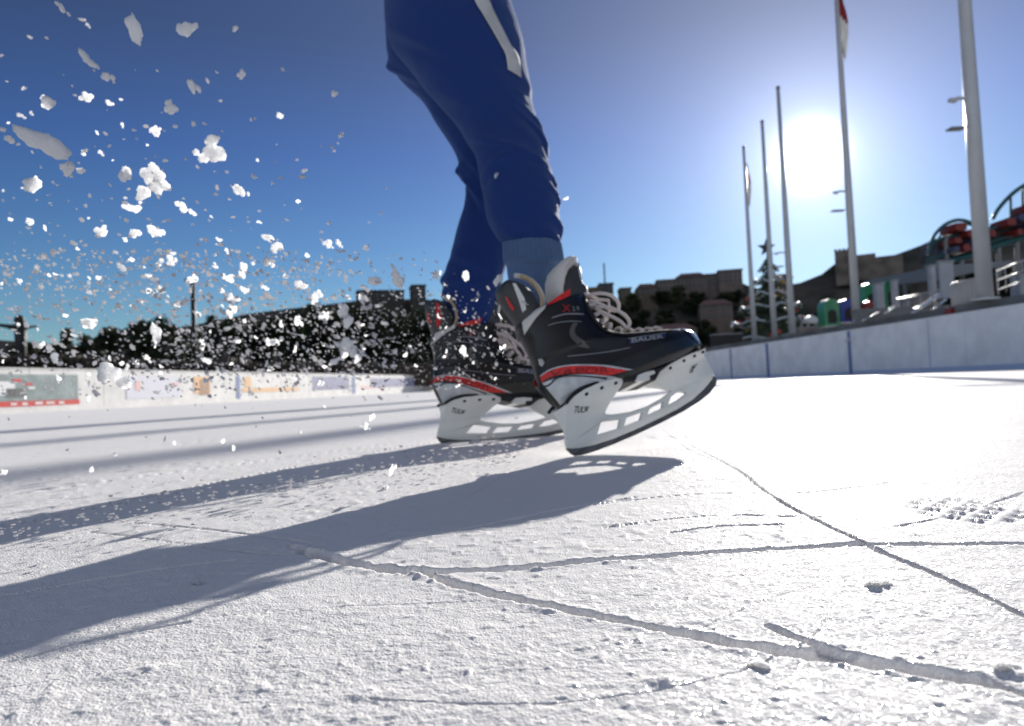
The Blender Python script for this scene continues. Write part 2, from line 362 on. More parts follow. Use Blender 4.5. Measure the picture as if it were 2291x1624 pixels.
# shell
bo = MB(); rg = []
NV, NS = 60, 40
for i in range(NV + 1):
    k = i / NV; v = VT * k; a, b = heelu(v), toeu(v); ring = []
    for j in range(NS * 2):
        s = .5 - .5 * math.cos(math.pi * (j / NS if j <= NS else (2 * NS - j) / NS)); sg = 1 if j <= NS else -1
        u = a + (b - a) * s; ring.append((u, v + sole(u), sg * halfw(s, v)))
    rg.append(ring)
bot = [[(u, v, w * .8) for u, v, w in rg[0]]]
top = rg[-1]; cx = sum(p[0] for p in top) / len(top)
inn = [(cx + (u - cx) * .86, v + .001, w * .84) for u, v, w in top]; inn2 = [(cx + (u - cx) * .84, v - .03, w * .8) for u, v, w in top]
bo.rings(bot + rg + [inn, inn2]); part(bo.build('boot', m_boot, near))
def patch(A, B, off=.0007, n=24, mrows=8, name='panel', m=None, sides=(1, -1), parent=None):
    A = crom([Z(*p) for p in A], 8); B = crom([Z(*p) for p in B], 8)
    def res(c):
        c = np.array(c); d = np.r_[0, np.cumsum(np.hypot(*np.diff(c, axis=0).T))]; t = np.linspace(0, d[-1], n)
        return np.stack([np.interp(t, d, c[:, 0]), np.interp(t, d, c[:, 1])], 1)
    A, B = res(A), res(B); mb = MB()
    for sg in sides:
        vs = []
        for i in range(n):
            for j in range(mrows):
                p = A[i] * (1 - j / (mrows - 1)) + B[i] * (j / (mrows - 1)); vs.append((p[0], p[1], sg * (surf(*p) + off)))
        f = [(i * mrows + j, (i + 1) * mrows + j, (i + 1) * mrows + j + 1, i * mrows + j + 1) for i in range(n - 1) for j in range(mrows - 1)]
        if sg < 0: f = [x[::-1] for x in f]
        mb = MB(); mb.add(vs, f); o = mb.build(name, m, parent or near); SKP.append(o)
    return o
patch([(1062, 1040), (1180, 1012), (1300, 1010), (1440, 1022), (1500, 1030)], [(1186, 1184), (1200, 1170), (1260, 1118), (1400, 1062), (1502, 1034)], name='heel_panel', m=m_silver)
patch([(1050, 1000), (1100, 970), (1200, 955), (1350, 960), (1460, 974), (1568, 986)], [(1062, 1038), (1100, 1012), (1200, 1000), (1350, 1010), (1440, 1020), (1560, 990)], off=.0012, name='red_band', m=m_red)
patch([(1048, 994), (1100, 962), (1200, 947), (1350, 951), (1470, 964), (1600, 984)], [(1050, 1000), (1100, 970), (1200, 955), (1350, 960), (1460, 974), (1568, 988)], off=.0014, mrows=3, name='trim_line', m=m_silver)
patch([(1075, 1072), (1110, 1060), (1135, 1030), (1200, 1020), (1330, 1030), (1430, 1044)], [(1080, 1058), (1105, 1050), (1128, 1022), (1200, 1012), (1330, 1022), (1440, 1032)], off=.0016, mrows=3, name='trim_line', m=m_blk)
patch([(1062, 562), (1120, 520), (1170, 490), (1198, 474)], [(1058, 578), (1120, 552), (1170, 530), (1190, 520)], off=.0012, name='red_collar', m=m_red)
patch([(1080, 655), (1150, 634), (1220, 628), (1287, 628)], [(1080, 662), (1150, 642), (1220, 637), (1287, 636)], mrows=3, off=.001, name='trim_line', m=m_greyln)
patch([(1060, 700), (1120, 686), (1200, 678), (1270, 680)], [(1060, 705), (1120, 691), (1200, 683), (1270, 684)], mrows=3, off=.001, name='trim_line', m=m_greyln)
patch([(1212, 690), (1190, 740), (1200, 790), (1250, 835), (1320, 850)], [(1245, 690), (1222, 735), (1232, 770), (1270, 800), (1320, 842)], mrows=4, off=.001, name='side_swoosh', m=m_smoke)
patch([(1190, 892), (1300, 885), (1450, 868), (1570, 848)], [(1190, 897), (1300, 890), (1450, 873), (1570, 852)], mrows=3, off=.001, name='trim_line', m=m_greyln)
patch([(1320, 470), (1375, 605), (1450, 700), (1570, 735), (1700, 728), (1850, 712)], [(1290, 520), (1330, 640), (1420, 740), (1560, 780), (1700, 768), (1850, 745)], off=.0014, name='eyestay', m=m_mattebk)
patch([(1930, 692), (1990, 694), (2035, 715), (2070, 755), (2092, 790)], [(1925, 700), (1960, 745), (2000, 775), (2050, 795), (2088, 806)], off=.0022, name='toe_cap', m=m_cap)
patch([(930, 655), (960, 610), (1000, 583), (1048, 572)], [(948, 735), (962, 700), (990, 650), (1035, 600)], off=.0018, name='heel_collar', m=m_felt)
def slab(poly, hw, m, name, rnd=.003, parent=None, loc=True, wc=0, holes=(), taper=None, auto=35):
    pl = [Z(*p) for p in poly]
    area = sum(pl[i][0] * pl[(i + 1) % len(pl)][1] - pl[(i + 1) % len(pl)][0] * pl[i][1] for i in range(len(pl)))
    if area < 0: pl = pl[::-1]
    loops = [pl] + [[Z(*p) for p in h] for h in holes]
    def inset(lp, d, hole):
        n = len(lp); o = []
        ar = sum(lp[i][0] * lp[(i + 1) % n][1] - lp[(i + 1) % n][0] * lp[i][1] for i in range(n)); sgn = 1 if ar > 0 else -1
        if hole: sgn = -sgn
        for i in range(n):
            a, b, c = Vector(lp[i - 1]), Vector(lp[i]), Vector(lp[(i + 1) % n]); t = ((b - a).normalized() + (c - b).normalized())
            t = t.normalized() if t.length > 1e-6 else (c - b).normalized(); nrm = Vector((-t.y, t.x)) * sgn; o.append(tuple(b + nrm * d))
        return o
    full = [p for l in loops for p in l]; ins = [p for k, l in enumerate(loops) for p in inset(l, rnd, k > 0)]
    hwf = taper or (lambda u, v: hw)
    n = len(full); vs = []
    for (src, f, dd) in ((ins, -1, 0), (full, -1, rnd), (full, 1, rnd), (ins, 1, 0)):
        vs += [(u, v, wc + f * (hwf(u, v) - dd)) for u, v in src]
    fs = []; off = 0
    for k, l in enumerate(loops):
        for i in range(len(l)):
            a, b = off + i, off + (i + 1) % len(l)
            for s in range(3): fs.append((s * n + a, s * n + b, (s + 1) * n + b, (s + 1) * n + a))
        off += len(l)
    base = 0; lst = []
    for l in loops: lst.append([Vector((p[0], p[1], 0)) for p in l])
    tri = geometry.tessellate_polygon(lst)
    fs += [tuple(t) for t in tri] + [tuple(i + 3 * n for i in t) for t in tri]
    mb = MB(); mb.add(vs, fs); o = mb.build(name, m, parent or near, auto=auto); SKP.append(o); return o
def hw_hold(u, v):
    d = sole(u) - v
    return .0036 + .0215 * max(0, 1 - d / .034) ** 1.4
holder = [(1196, 1196), (1230, 1150), (1290, 1108), (1400, 1062), (1500, 1034), (1540, 1034), (1557, 1050), (1552, 1075), (1530, 1120), (1508, 1170), (1490, 1215), (1494, 1230),
          (1530, 1232), (1650, 1216), (1760, 1180), (1860, 1125), (1918, 1082), (1905, 1075), (1850, 1062), (1795, 1052), (1768, 1035), (1775, 1005), (1800, 970), (1850, 925), (1930, 885), (2020, 850), (2085, 828),
          (2097, 845), (2096, 868), (2125, 885), (2160, 915), (2190, 950), (2196, 975), (2180, 1010), (2130, 1070), (2060, 1135), (1960, 1198), (1820, 1268), (1680, 1334), (1550, 1388), (1430, 1428), (1330, 1450), (1262, 1456), (1240, 1440), (1228, 1340), (1215, 1250)]
wins = [[(1464, 1282), (1588, 1264), (1576, 1322), (1438, 1362)], [(1628, 1256), (1732, 1217), (1718, 1266), (1612, 1308)],
        [(1780, 1196), (1866, 1151), (1860, 1190), (1765, 1234)], [(1918, 1118), (1968, 1083), (2016, 1094), (1960, 1138), (1898, 1168)]]
slab(holder, .006, m_holder, 'blade_holder', .0012, holes=wins, taper=hw_hold, auto=50)
slab([(1240, 1452), (1262, 1452), (1330, 1446), (1430, 1424), (1550, 1384), (1680, 1330), (1820, 1264), (1960, 1194), (2060, 1131), (2130, 1066), (2176, 1008), (2186, 980), (2204, 982), (2218, 1005), (2212, 1040), (2172, 1094), (2110, 1144), (2000, 1212), (1860, 1284), (1700, 1360), (1560, 1420), (1430, 1470), (1350, 1494), (1300, 1500), (1272, 1485)], .002, m_steel, 'blade', .0004)
# sole plate and gasket
mb = MB(); mb.tube([(*Z(x, y), .026) for x, y in crom([(1184, 1190), (1215, 1150), (1280, 1098), (1400, 1050), (1500, 1022), (1580, 1012)], 5)], .0028, 6); part(mb.build('gasket', m_blk, near)); mb = MB()
mb.tube([(*Z(x, y), -.026) for x, y in crom([(1184, 1190), (1215, 1150), (1280, 1098), (1400, 1050), (1500, 1022), (1580, 1012)], 5)], .0028, 6)
part(mb.build('gasket', m_blk, near))
slab([(1540, 1030), (1640, 985), (1800, 950), (2000, 855), (2090, 818), (2080, 835), (1950, 885), (1850, 940), (1790, 985), (1760, 1040), (1700, 1048), (1560, 1055)], .027, m_blk, 'sole_plate', .002)
slab([(1622, 1050), (1640, 1010), (1690, 990), (1745, 980), (1752, 1000), (1715, 1015), (1718, 1040), (1680, 1052)], .0285, m_holder, 'shank_panel', .001)
for x, y in [(1310, 1130), (1408, 1090), (1500, 1058), (1872, 950), (1955, 905), (2022, 875), (2075, 850)]:
    c = Z(x, y); r_ = .0032; hw = hw_hold(*c)
    mb = MB()
    for sg in (1, -1):
        mb = MB(); mb.rings([[(c[0] + rr * math.cos(t), c[1] + rr * math.sin(t), sg * (hw + dz)) for t in [2 * math.pi * k / 14 for k in range(14)]] for rr, dz in ((r_, -.002), (r_, .0006), (r_ * .6, .0012), (r_ * .1, .0012))])
        part(mb.build('rivet', m_blk, near))
# tendon guard
gb = curve([(985, 650), (930, 640), (905, 615), (860, 560), (815, 490), (796, 430), (818, 388)]) if False else None
def blob(back, front, W, name, m, n=18, exp=2.2, parent=None):
    B = crom([Z(*p) for p in back], 5); A = crom([Z(*p) for p in front], 5)
    def res(c):
        c = np.array(c); d = np.r_[0, np.cumsum(np.hypot(*np.diff(c, axis=0).T))]; t = np.linspace(0, d[-1], n); return np.stack([np.interp(t, d, c[:, 0]), np.interp(t, d, c[:, 1])], 1)
    B, A = res(B), res(A); rg = []
    for i in range(n):
        k = i / (n - 1); w_ = W * (1 - .35 * k ** 4); ring = []
        for j in range(32):
            t = 2 * math.pi * j / 32; s = .5 - .5 * math.cos(t); p = B[i] * (1 - s) + A[i] * s
            ring.append((p[0], p[1], w_ * math.copysign(abs(math.sin(t)) ** .8, math.sin(t))))
        rg.append(ring)
    mb = MB(); mb.rings(rg); o = mb.build(name, m, parent or near); SKP.append(o); return o
guard = blob([(950, 680), (905, 620), (850, 545), (808, 470), (797, 420), (815, 390)], [(1062, 600), (1050, 540), (1015, 470), (960, 415), (900, 385), (850, 380)], .024, 'tendon_guard', m_tongue)
def tube_part(pts, r, name, m, wz, parent=None, n=8, flat=1.):
    pts = crom([(*Z(p[0], p[1]), p[2] if len(p) > 2 else wz) for p in pts], 6); mb = MB(); mb.tube(pts, r, n, flat=flat)
    o = mb.build(name, m, parent or near); SKP.append(o); return o
tube_part([(885, 352), (945, 362), (1000, 395), (1040, 440), (1066, 500), (1062, 560), (1040, 585)], .0042, 'liner_edge', m_felt, .012)
tube_part([(905, 372), (960, 395), (1005, 445), (1035, 510), (1036, 570)], .0028, 'liner_trim', m_beige, .022)
slab([(852, 420), (870, 425), (925, 520), (935, 590), (915, 605), (895, 540)], .0015, m_holder, 'guard_stripe', .0004, wc=.0228)
slab([(812, 500), (822, 505), (868, 575), (862, 590), (840, 560)], .0012, m_red, 'guard_stripe', .0004, wc=.0185)
# tongue
slab([(1150, 520), (1136, 430), (1134, 360), (1150, 300), (1185, 258), (1225, 232), (1262, 228), (1284, 248), (1280, 280), (1255, 292), (1230, 320), (1212, 370), (1200, 440), (1200, 520)], .023, m_felt, 'tongue_lining', .008, auto=80)
slab([(1176, 520), (1180, 430), (1192, 372), (1216, 325), (1255, 292), (1282, 284), (1292, 320), (1306, 390), (1345, 430), (1350, 480), (1300, 520)], .022, m_tongue, 'tongue', .006, auto=80)
slab([(1262, 290), (1284, 280), (1300, 340), (1306, 395), (1292, 400), (1275, 350)], .0225, m_silver, 'tongue_highlight', .003, auto=80)  # pale strip paints the highlight along the tongue's front edge
# laces: bars over the instep
bars = [((1312, 492), (1362, 470)), ((1346, 552), (1405, 535)), ((1385, 618), (1437, 582)), ((1432, 675), (1468, 628)), ((1490, 706), (1512, 652)), ((1572, 722), (1574, 676)), ((1638, 726), (1628, 686)), ((1702, 720), (1692, 686)), ((1764, 712), (1752, 680)), ((1830, 704), (1802, 676))]
for a, b in bars:
    A = Z(*a); B = Z(*b); mid = ((A[0] + B[0]) / 2, (A[1] + B[1]) / 2)
    wa = surf(*A) + .002; wm_ = surf(*mid) + .0025
    pts = [(A[0], A[1], wa), (mid[0], mid[1], max(wm_, wa * .8)), (B[0], B[1], wa * .45), (B[0], B[1], -wa * .45), (mid[0], mid[1], -max(wm_, wa * .8)), (A[0], A[1], -wa)]
    mb = MB(); mb.tube(crom(pts, 5), .0034, 8, flat=.7); part(mb.build('lace', m_lace, near))
for pts in ([(1350, 480, .012), (1410, 478, .02), (1480, 498, .024), (1525, 545, .024), (1530, 585, .02), (1490, 580, .018), (1430, 535, .014), (1370, 505, .01)],
            [(1400, 555, .014), (1470, 580, .026), (1550, 625, .028), (1592, 670, .026), (1580, 705, .024), (1540, 660, .022), (1470, 610, .018), (1400, 560, .012)],
            [(1345, 500, .0), (1400, 545, -.014), (1480, 590, -.018), (1540, 590, -.014), (1480, 530, -.012), (1390, 490, -.004)]):
    tube_part(pts, .0029, 'lace_loop', m_lace, .01, n=7)
tube_part([(1340, 478, .0), (1380, 450, -.008), (1430, 438, -.012), (1470, 455, -.014), (1510, 458, -.016), (1556, 458, -.018)], .0026, 'lace_end', m_lace, .0)
tube_part([(1556, 455, -.018), (1561, 490, -.018), (1562, 540, -.018)], .0022, 'lace_tip', m_lace, .0)
def text_mesh(s, size, bold=0.):
    c = bpy.data.curves.new('t', 'FONT'); c.body = s; c.size = 1; c.align_x = 'LEFT'; c.offset = bold; o = bpy.data.objects.new('t', c); COL.objects.link(o)
    dg = bpy.context.evaluated_depsgraph_get(); me = bpy.data.meshes.new_from_object(o.evaluated_get(dg)); vs = [(v.co.x, v.co.y) for v in me.vertices]; fs = [tuple(p.vertices) for p in me.polygons]
    bpy.data.objects.remove(o); bpy.data.curves.remove(c); bpy.data.meshes.remove(me); return vs, fs
def lettering(s, p0, p1, h, m, wf, shear=.2, bold=.01, thick=.0006):
    vs, fs = text_mesh(s, 1, bold); x1 = max(v[0] for v in vs); y1 = .72; A, B = Vector(Z(*p0)), Vector(Z(*p1)); d = B - A; n = Vector((-d.y, d.x)).normalized()
    mb = MB(); o = [A + d * ((x + shear * y * .6) / x1) + n * (y / y1 * h) for x, y in vs]
    mb.add([(p.x, p.y, wf(p.x, p.y) + thick) for p in o], fs); ob = mb.build('lettering', m, near, smooth=False); SKP.append(ob); return ob
lettering('TUUK', (1256, 1236), (1368, 1230), .0085, m_blk, lambda u, v: hw_hold(u, v) + .0004, .35, .015)
lettering('BAUER', (1566, 824), (1766, 798), .0072, m_ltr, lambda u, v: surf(u, v) + .0030, .25, .0)
lettering('X', (1144, 622), (1200, 618), .011, m_redmark, lambda u, v: surf(u, v) + .001, .3, .03)
lettering('2.9', (1206, 616), (1258, 612), .0075, m_greyln, lambda u, v: surf(u, v) + .001, .2, .0)
lettering('VAPOR', (1090, 1012), (1440, 1006), .0095, m_redmark, lambda u, v: surf(u, v) + .0018, .2, .0)
patch([(1558, 800), (1660, 782), (1790, 760)], [(1555, 830), (1660, 814), (1784, 790)], off=.0022, name='badge', m=m_navy, sides=(1,))
patch([(1550, 796), (1660, 778), (1794, 755)], [(1550, 800), (1660, 782), (1794, 760)], off=.0026, mrows=3, name='badge_edge', m=m_greyln, sides=(1,))
mb = MB()
for (a, b, c, d) in [(2030, 938, 2066, 918), (2024, 952, 2060, 934), (2050, 925, 2040, 965), (2026, 965, 2050, 958)]:
    A, B = Z(a, b), Z(c, d); mb.tube([(*A, hw_hold(*A) + .0005), (*B, hw_hold(*B) + .0005)], .0009, 4)
part(mb.build('holder_mark', m_blk, near))
# far skate: the same model, toe less lifted
b0, b1 = z1(425, 1418), z1(1225, 1330)
T0 = G(*b0, .001); T1 = P(*b1, (T0 - C0).dot(Fw) + .1)
tu = (T1 - T0).normalized(); tv = (Vector((0, 0, 1)) - tu * tu.z + Vector((0, .12, 0))); tv = (tv - tu * tv.dot(tu)).normalized(); tw = tu.cross(tv)
far = empty('ice_skate', mw=Matrix.Translation(T0) @ Matrix((tu, tv, tw)).transposed().to_4x4() @ Matrix.Scale(1.03, 4),
            label='black and red ice hockey skate farther from the camera, half hidden by flying snow', cat='ice skate', group='the skater\'s pair of skates')
for o in SKP:
    c = o.copy(); COL.objects.link(c); c.parent = far
    if o.name.startswith('guard_stripe'): c.data = o.data.copy(); c.data.materials[0] = m_red; c['label'] = 'red stripe on the tendon guard'
# ------------------------------------------------------------------ PERSON
m_pants = mat('pants_blue', (.009, .032, .15), .8, .2, sheen=.18, bump=.0012, bscale=900)
m_pants2 = m_pants
m_sock = mat('sock_blue', (.07, .12, .23), .9, .15, sheen=.3, bump=.001, bscale=700)
m_stripe = mat('stripe_white', (.42, .42, .43), .6, var=.12, vscale=30)
m_skin = mat('skin', (.5, .3, .22), .5)
m_jack = mat('jacket_blue', (.02, .05, .17), .7, sheen=.2)
def lerp_rows(rows, n):
    ys = [r[0] for r in rows]; out = []
    a = np.array(crom(rows, 6)); t = np.linspace(0, len(a) - 1, n); return np.stack([np.interp(t, np.arange(len(a)), a[:, k]) for k in range(a.shape[1])], 1)
def leg_rings(rows, conv, n=70, m=64, seed=0, folds=(), squash=.9):
    """rows: (y, left, right, depth) in picture coordinates of a zoom; returns ring points and a surface function"""
    rr = lerp_rows(rows, n); ctr = []; rad = []
    for y, l, r, d in rr:
        a, b = P(*conv(l, y), d), P(*conv(r, y), d); ctr.append((a + b) / 2); rad.append((b - a).length / 2)
    def S(i, ph, extra=0):
        i = min(max(i, 0), n - 1); k = int(i); f = i - k; k2 = min(k + 1, n - 1)
        c = ctr[k].lerp(ctr[k2], f); r = rad[k] * (1 - f) + rad[k2] * f
        y = rr[k][0] * (1 - f) + rr[k2][0] * f
        bump = 0
        for (fy, fph, amp, wid, slope, spread) in folds:
            dph = (ph - fph + math.pi) % (2 * math.pi) - math.pi
            e = math.exp(-(dph / spread) ** 2); dy = (y - fy - slope * dph) / wid
            bump += 1.4 * amp * e * (math.exp(-dy * dy) - .6 * math.exp(-(dy - 1.5) ** 2))
        bump += .0016 * float(vnoise(np.array(ph * 2.2 + seed), np.array(y / 90.), seed)) + .001 * float(vnoise(np.array(ph * 4 + seed), np.array(y / 40.), seed + 5))
        return c + Rt * math.cos(ph) * (r + bump + extra) + Fw * math.sin(ph) * (r * squash + bump + extra)
    rings = [[S(i, 2 * math.pi * j / m) for j in range(m)] for i in range(n)]
    return rings, S, rr
nearrows = [(-700, 60, 680, 1.42), (-400, 70, 720, 1.42), (-200, 95, 760, 1.41), (0, 118, 800, 1.39), (150, 126, 850, 1.37), (250, 160, 872, 1.355), (350, 235, 888, 1.34), (450, 315, 902, 1.32), (560, 405, 920, 1.30), (690, 522, 955, 1.27),
            (770, 566, 982, 1.24), (860, 618, 1000, 1.21), (950, 634, 1030, 1.2), (1060, 650, 1056, 1.18), (1180, 672, 1068, 1.165), (1280, 722, 1074, 1.152), (1325, 772, 1066, 1.151), (1360, 812, 1040, 1.150), (1380, 840, 1010, 1.149)]
folds = [(860, .5, .008, 26, 130, .9), (700, 6.1, .006, 20, 120, .5), (760, 5.9, .005, 16, 160, .6), (1000, 6.2, .005, 20, 90, .45), (1090, 6.1, .005, 18, 110, .5), (1240, 6.0, .006, 22, 100, .6), (1290, 5.4, .004, 18, 60, .9), (900, 4.4, .005, 22, -90, .7), (840, 4.6, .006, 20, 60, .9), (560, 5.6, .004, 40, -120, .8), (620, 4.2, .004, 50, 120, 1.), (300, 5.0, .004, 60, 200, .8), (330, 4.0, .006, 40, 220, .5)]
R1, S1f, RR1 = leg_rings(nearrows, z4, seed=3, folds=folds)
rearrows = [(60, 130, 560, 1.45), (200, 128, 570, 1.45), (300, 138, 570, 1.455), (370, 150, 600, 1.46), (440, 215, 640, 1.465), (550, 330, 690, 1.47), (670, 400, 735, 1.475), (790, 480, 770, 1.48), (890, 526, 800, 1.48), (970, 536, 822, 1.475), (1050, 562, 842, 1.465), (1130, 545, 840, 1.455),
            (1230, 512, 820, 1.445), (1330, 490, 800, 1.43), (1450, 452, 775, 1.415), (1540, 432, 752, 1.405), (1640, 436, 725, 1.395), (1720, 455, 700, 1.39), (1800, 480, 690, 1.385)]
folds2 = [(930, 3.3, .008, 30, -60, .8), (1060, 4.0, .008, 28, 160, .8), (1010, 4.6, .006, 25, 200, .6), (1530, 3.8, .007, 24, 20, 1.1), (1420, 4.4, .004, 30, 60, .9), (1600, 4.2, .006, 18, 0, 1.3), (380, 3.2, .008, 30, 160, .5)]
R2, S2f, RR2 = leg_rings(rearrows, z4, seed=8, folds=folds2)
person = empty('person', loc=P(*z4(500, 300), 1.42), label='person skating in blue track pants with a white side stripe, seen from the waist down', cat='person')
pinv = Matrix.Translation(-person.location)
def pb(mb, name, m, smooth=True, auto=None):
    mb.v = [tuple(Vector(v) - person.location) for v in mb.v]; return mb.build(name, m, person, smooth, auto)
# body: one continuous skinned figure inside the clothes, upper body included
def V_(conv, x, y, d): return P(*conv(x, y), d)
hipL = V_(z4, 430, 0, 1.40); knL = V_(z4, 800, 860, 1.215); anL = V_(z4, 955, 1560, 1.085)
hipR = V_(z4, 400, 150, 1.46); knR = V_(z4, 680, 960, 1.48); anR = V_(z4, 600, 1700, 1.39)
knL = knL.lerp(anL, .03); pel = V_(z4, 400, -250, 1.44); ch = pel + Vector((.09, .06, .26)); sh = ch + Vector((.05, .03, .17)); nk = sh + Vector((.02, .02, .07)); hd = nk + Vector((.05, .02, .1)); hd2 = hd + Vector((.02, .0, .09))
fwd = Vector((.95, .3, 0)).normalized(); sd = Vector((fwd.y, -fwd.x, 0))
an_, to_ = Z(1050, 545), Z(1800, 850); anL = S0 + su * an_[0] + sv * an_[1]; toeL = S0 + su * to_[0] + sv * to_[1]; he_ = Z(1190, 850); heL = S0 + su * he_[0] + sv * he_[1]; heR = T0 + tu * he_[0] + tv * he_[1]; an_ = Z(1190, 600); anR = T0 + tu * an_[0] + tv * an_[1]; toeR = T0 + tu * to_[0] + tv * to_[1]
anL = P(*z1(1045, 560), 1.133); anR = P(*z4(578, 1720), 1.392); toeL = heL.lerp(toeL, .9); toeR = heR.lerp(toeR, .9)
knL = P(*z4(830, 900), 1.23)
sv_ = [pel, hipL, knL, anL, heL, hipR, knR, anR, heR, ch, sh, nk, hd, hd2,
       sh + sd * .17, sh + sd * .24 + fwd * .06 - Vector((0, 0, .26)), sh + sd * .2 + fwd * .26 - Vector((0, 0, .34)),
       sh - sd * .17, sh - sd * .24 - fwd * .1 - Vector((0, 0, .25)), sh - sd * .22 - fwd * .0 - Vector((0, 0, .48)), toeL, toeR]
rad_ = [.09, .06, .038, .022, .02, .06, .038, .022, .02, .12, .09, .05, .075, .07, .055, .04, .03, .055, .04, .03, .014, .014]
ed_ = [(0, 1), (1, 2), (2, 3), (3, 4), (0, 5), (5, 6), (6, 7), (7, 8), (0, 9), (9, 10), (10, 11), (11, 12), (12, 13), (10, 14), (14, 15), (15, 16), (10, 17), (17, 18), (18, 19), (4, 20), (8, 21)]
me = bpy.data.meshes.new('body'); me.from_pydata([tuple(v - person.location) for v in sv_], ed_, []); body = link(bpy.data.objects.new('body', me), person)
md = body.modifiers.new('skin', 'SKIN'); me.materials.append(m_skin)
for i, v in enumerate(me.skin_vertices[0].data): v.radius = (rad_[i], rad_[i]); v.use_root = (i == 0)
sb = body.modifiers.new('sub', 'SUBSURF'); sb.levels = 2; sb.render_levels = 2
# jacket (above the frame)
mb = MB(); rgj = []
for k, (c, r) in enumerate([(pel + Vector((0, 0, .0)), .17), (pel + Vector((.02, .01, .08)), .165), (ch, .17), (ch + Vector((.03, .015, .1)), .175), (sh, .14), (nk, .07)]):
    rgj.append([c + sd * math.cos(t) * r + fwd * math.sin(t) * r * .72 for t in [2 * math.pi * j / 24 for j in range(24)]])
mb.rings(rgj); pb(mb, 'jacket', m_jack)
for s_, i0 in ((1, 14), (-1, 17)):
    mb = MB(); mb.tube([sh, sv_[i0], sv_[i0 + 1], sv_[i0 + 2]], [.08, .075, .058, .045], 14); pb(mb, 'jacket_sleeve', m_jack)
# pants: both legs fused
mb = MB(); mb.rings(R1); mb.rings(R2)
pants = pb(mb, 'pants', m_pants); rm = pants.modifiers.new('fuse', 'REMESH'); rm.mode = 'VOXEL'; rm.voxel_size = .0035; rm.use_smooth_shade = True
sm = pants.modifiers.new('smooth', 'SMOOTH'); sm.factor = .5; sm.iterations = 5
# stripe on the near leg
def row_i(y): return float(np.interp(y, RR1[:, 0], np.arange(len(RR1))))
def phi(x, y):
    tx, ty = z4(x, y); yr = y
    for _k in range(72):
        if _k % 24 == 0: lo_, hi_ = -math.pi, -.02; i = row_i(yr)
        if _k % 24 == 23:
            py_ = 812 - FPX * v.dot(Up) / v.dot(Fw); yr += (ty - py_) / .55933 * 1.3533     # angle on the leg whose surface point lies on this sight line
        mid = (lo_ + hi_) / 2; v = S1f(i, mid, .0015) - C0; px = 1145.5 + FPX * v.dot(Rt) / v.dot(Fw)
        if px < tx: lo_ = mid
        else: hi_ = mid
    return (lo_ + hi_) / 2, row_i(yr)
Ls = crom([(560, -120), (605, 0), (640, 60), (700, 160), (745, 240), (775, 300), (785, 375)], 5)
Rs = crom([(640, -120), (685, 0), (720, 80), (770, 180), (800, 240), (845, 310), (858, 420)], 5)
mb = MB(); vs = []
for a, b in zip(Ls, Rs):
    for j in range(7):
        p = a * (1 - j / 6) + b * (j / 6); fi_, ro_ = phi(*p); vs.append(S1f(ro_, fi_, .0018))
nn = len(Ls); mb.add(vs, [(i * 7 + j, i * 7 + j + 1, (i + 1) * 7 + j + 1, (i + 1) * 7 + j) for i in range(nn - 1) for j in range(6)])
st = MB(); st.v, st.f = [tuple(Vector(v) - person.location) for v in mb.v], mb.f
so = st.build('side_stripe', m_stripe, pants); sol = so.modifiers.new('s', 'SOLIDIFY'); sol.thickness = .0012
# sock on the near leg
srows = [(100, 842, 1196, 1.152), (125, 832, 1208, 1.151), (240, 838, 1226, 1.147), (262, 850, 1205, 1.145), (280, 856, 1180, 1.144), (330, 862, 1168, 1.142), (400, 876, 1160, 1.140), (480, 905, 1155, 1.135), (560, 935, 1160, 1.130), (640, 950, 1180, 1.125)]
def sock_rings():
    rr = lerp_rows(srows, 50); rg = []
    for y, l, r, d in rr:
        a, b = P(*z1(l, y), d), P(*z1(r, y), d); c = (a + b) / 2; ra = (b - a).length / 2; rib = .0013 if 118 < y < 250 else .0002
        if y > 250: ra *= 1
        rg.append([c + Rt * math.cos(t) * (ra + rib * math.cos(40 * t)) + Fw * math.sin(t) * (ra * .92 + rib * math.cos(40 * t)) for t in [2 * math.pi * j / 240 for j in range(240)]])
    return rg
mb = MB(); mb.rings(sock_rings()); pb(mb, 'sock', m_sock)
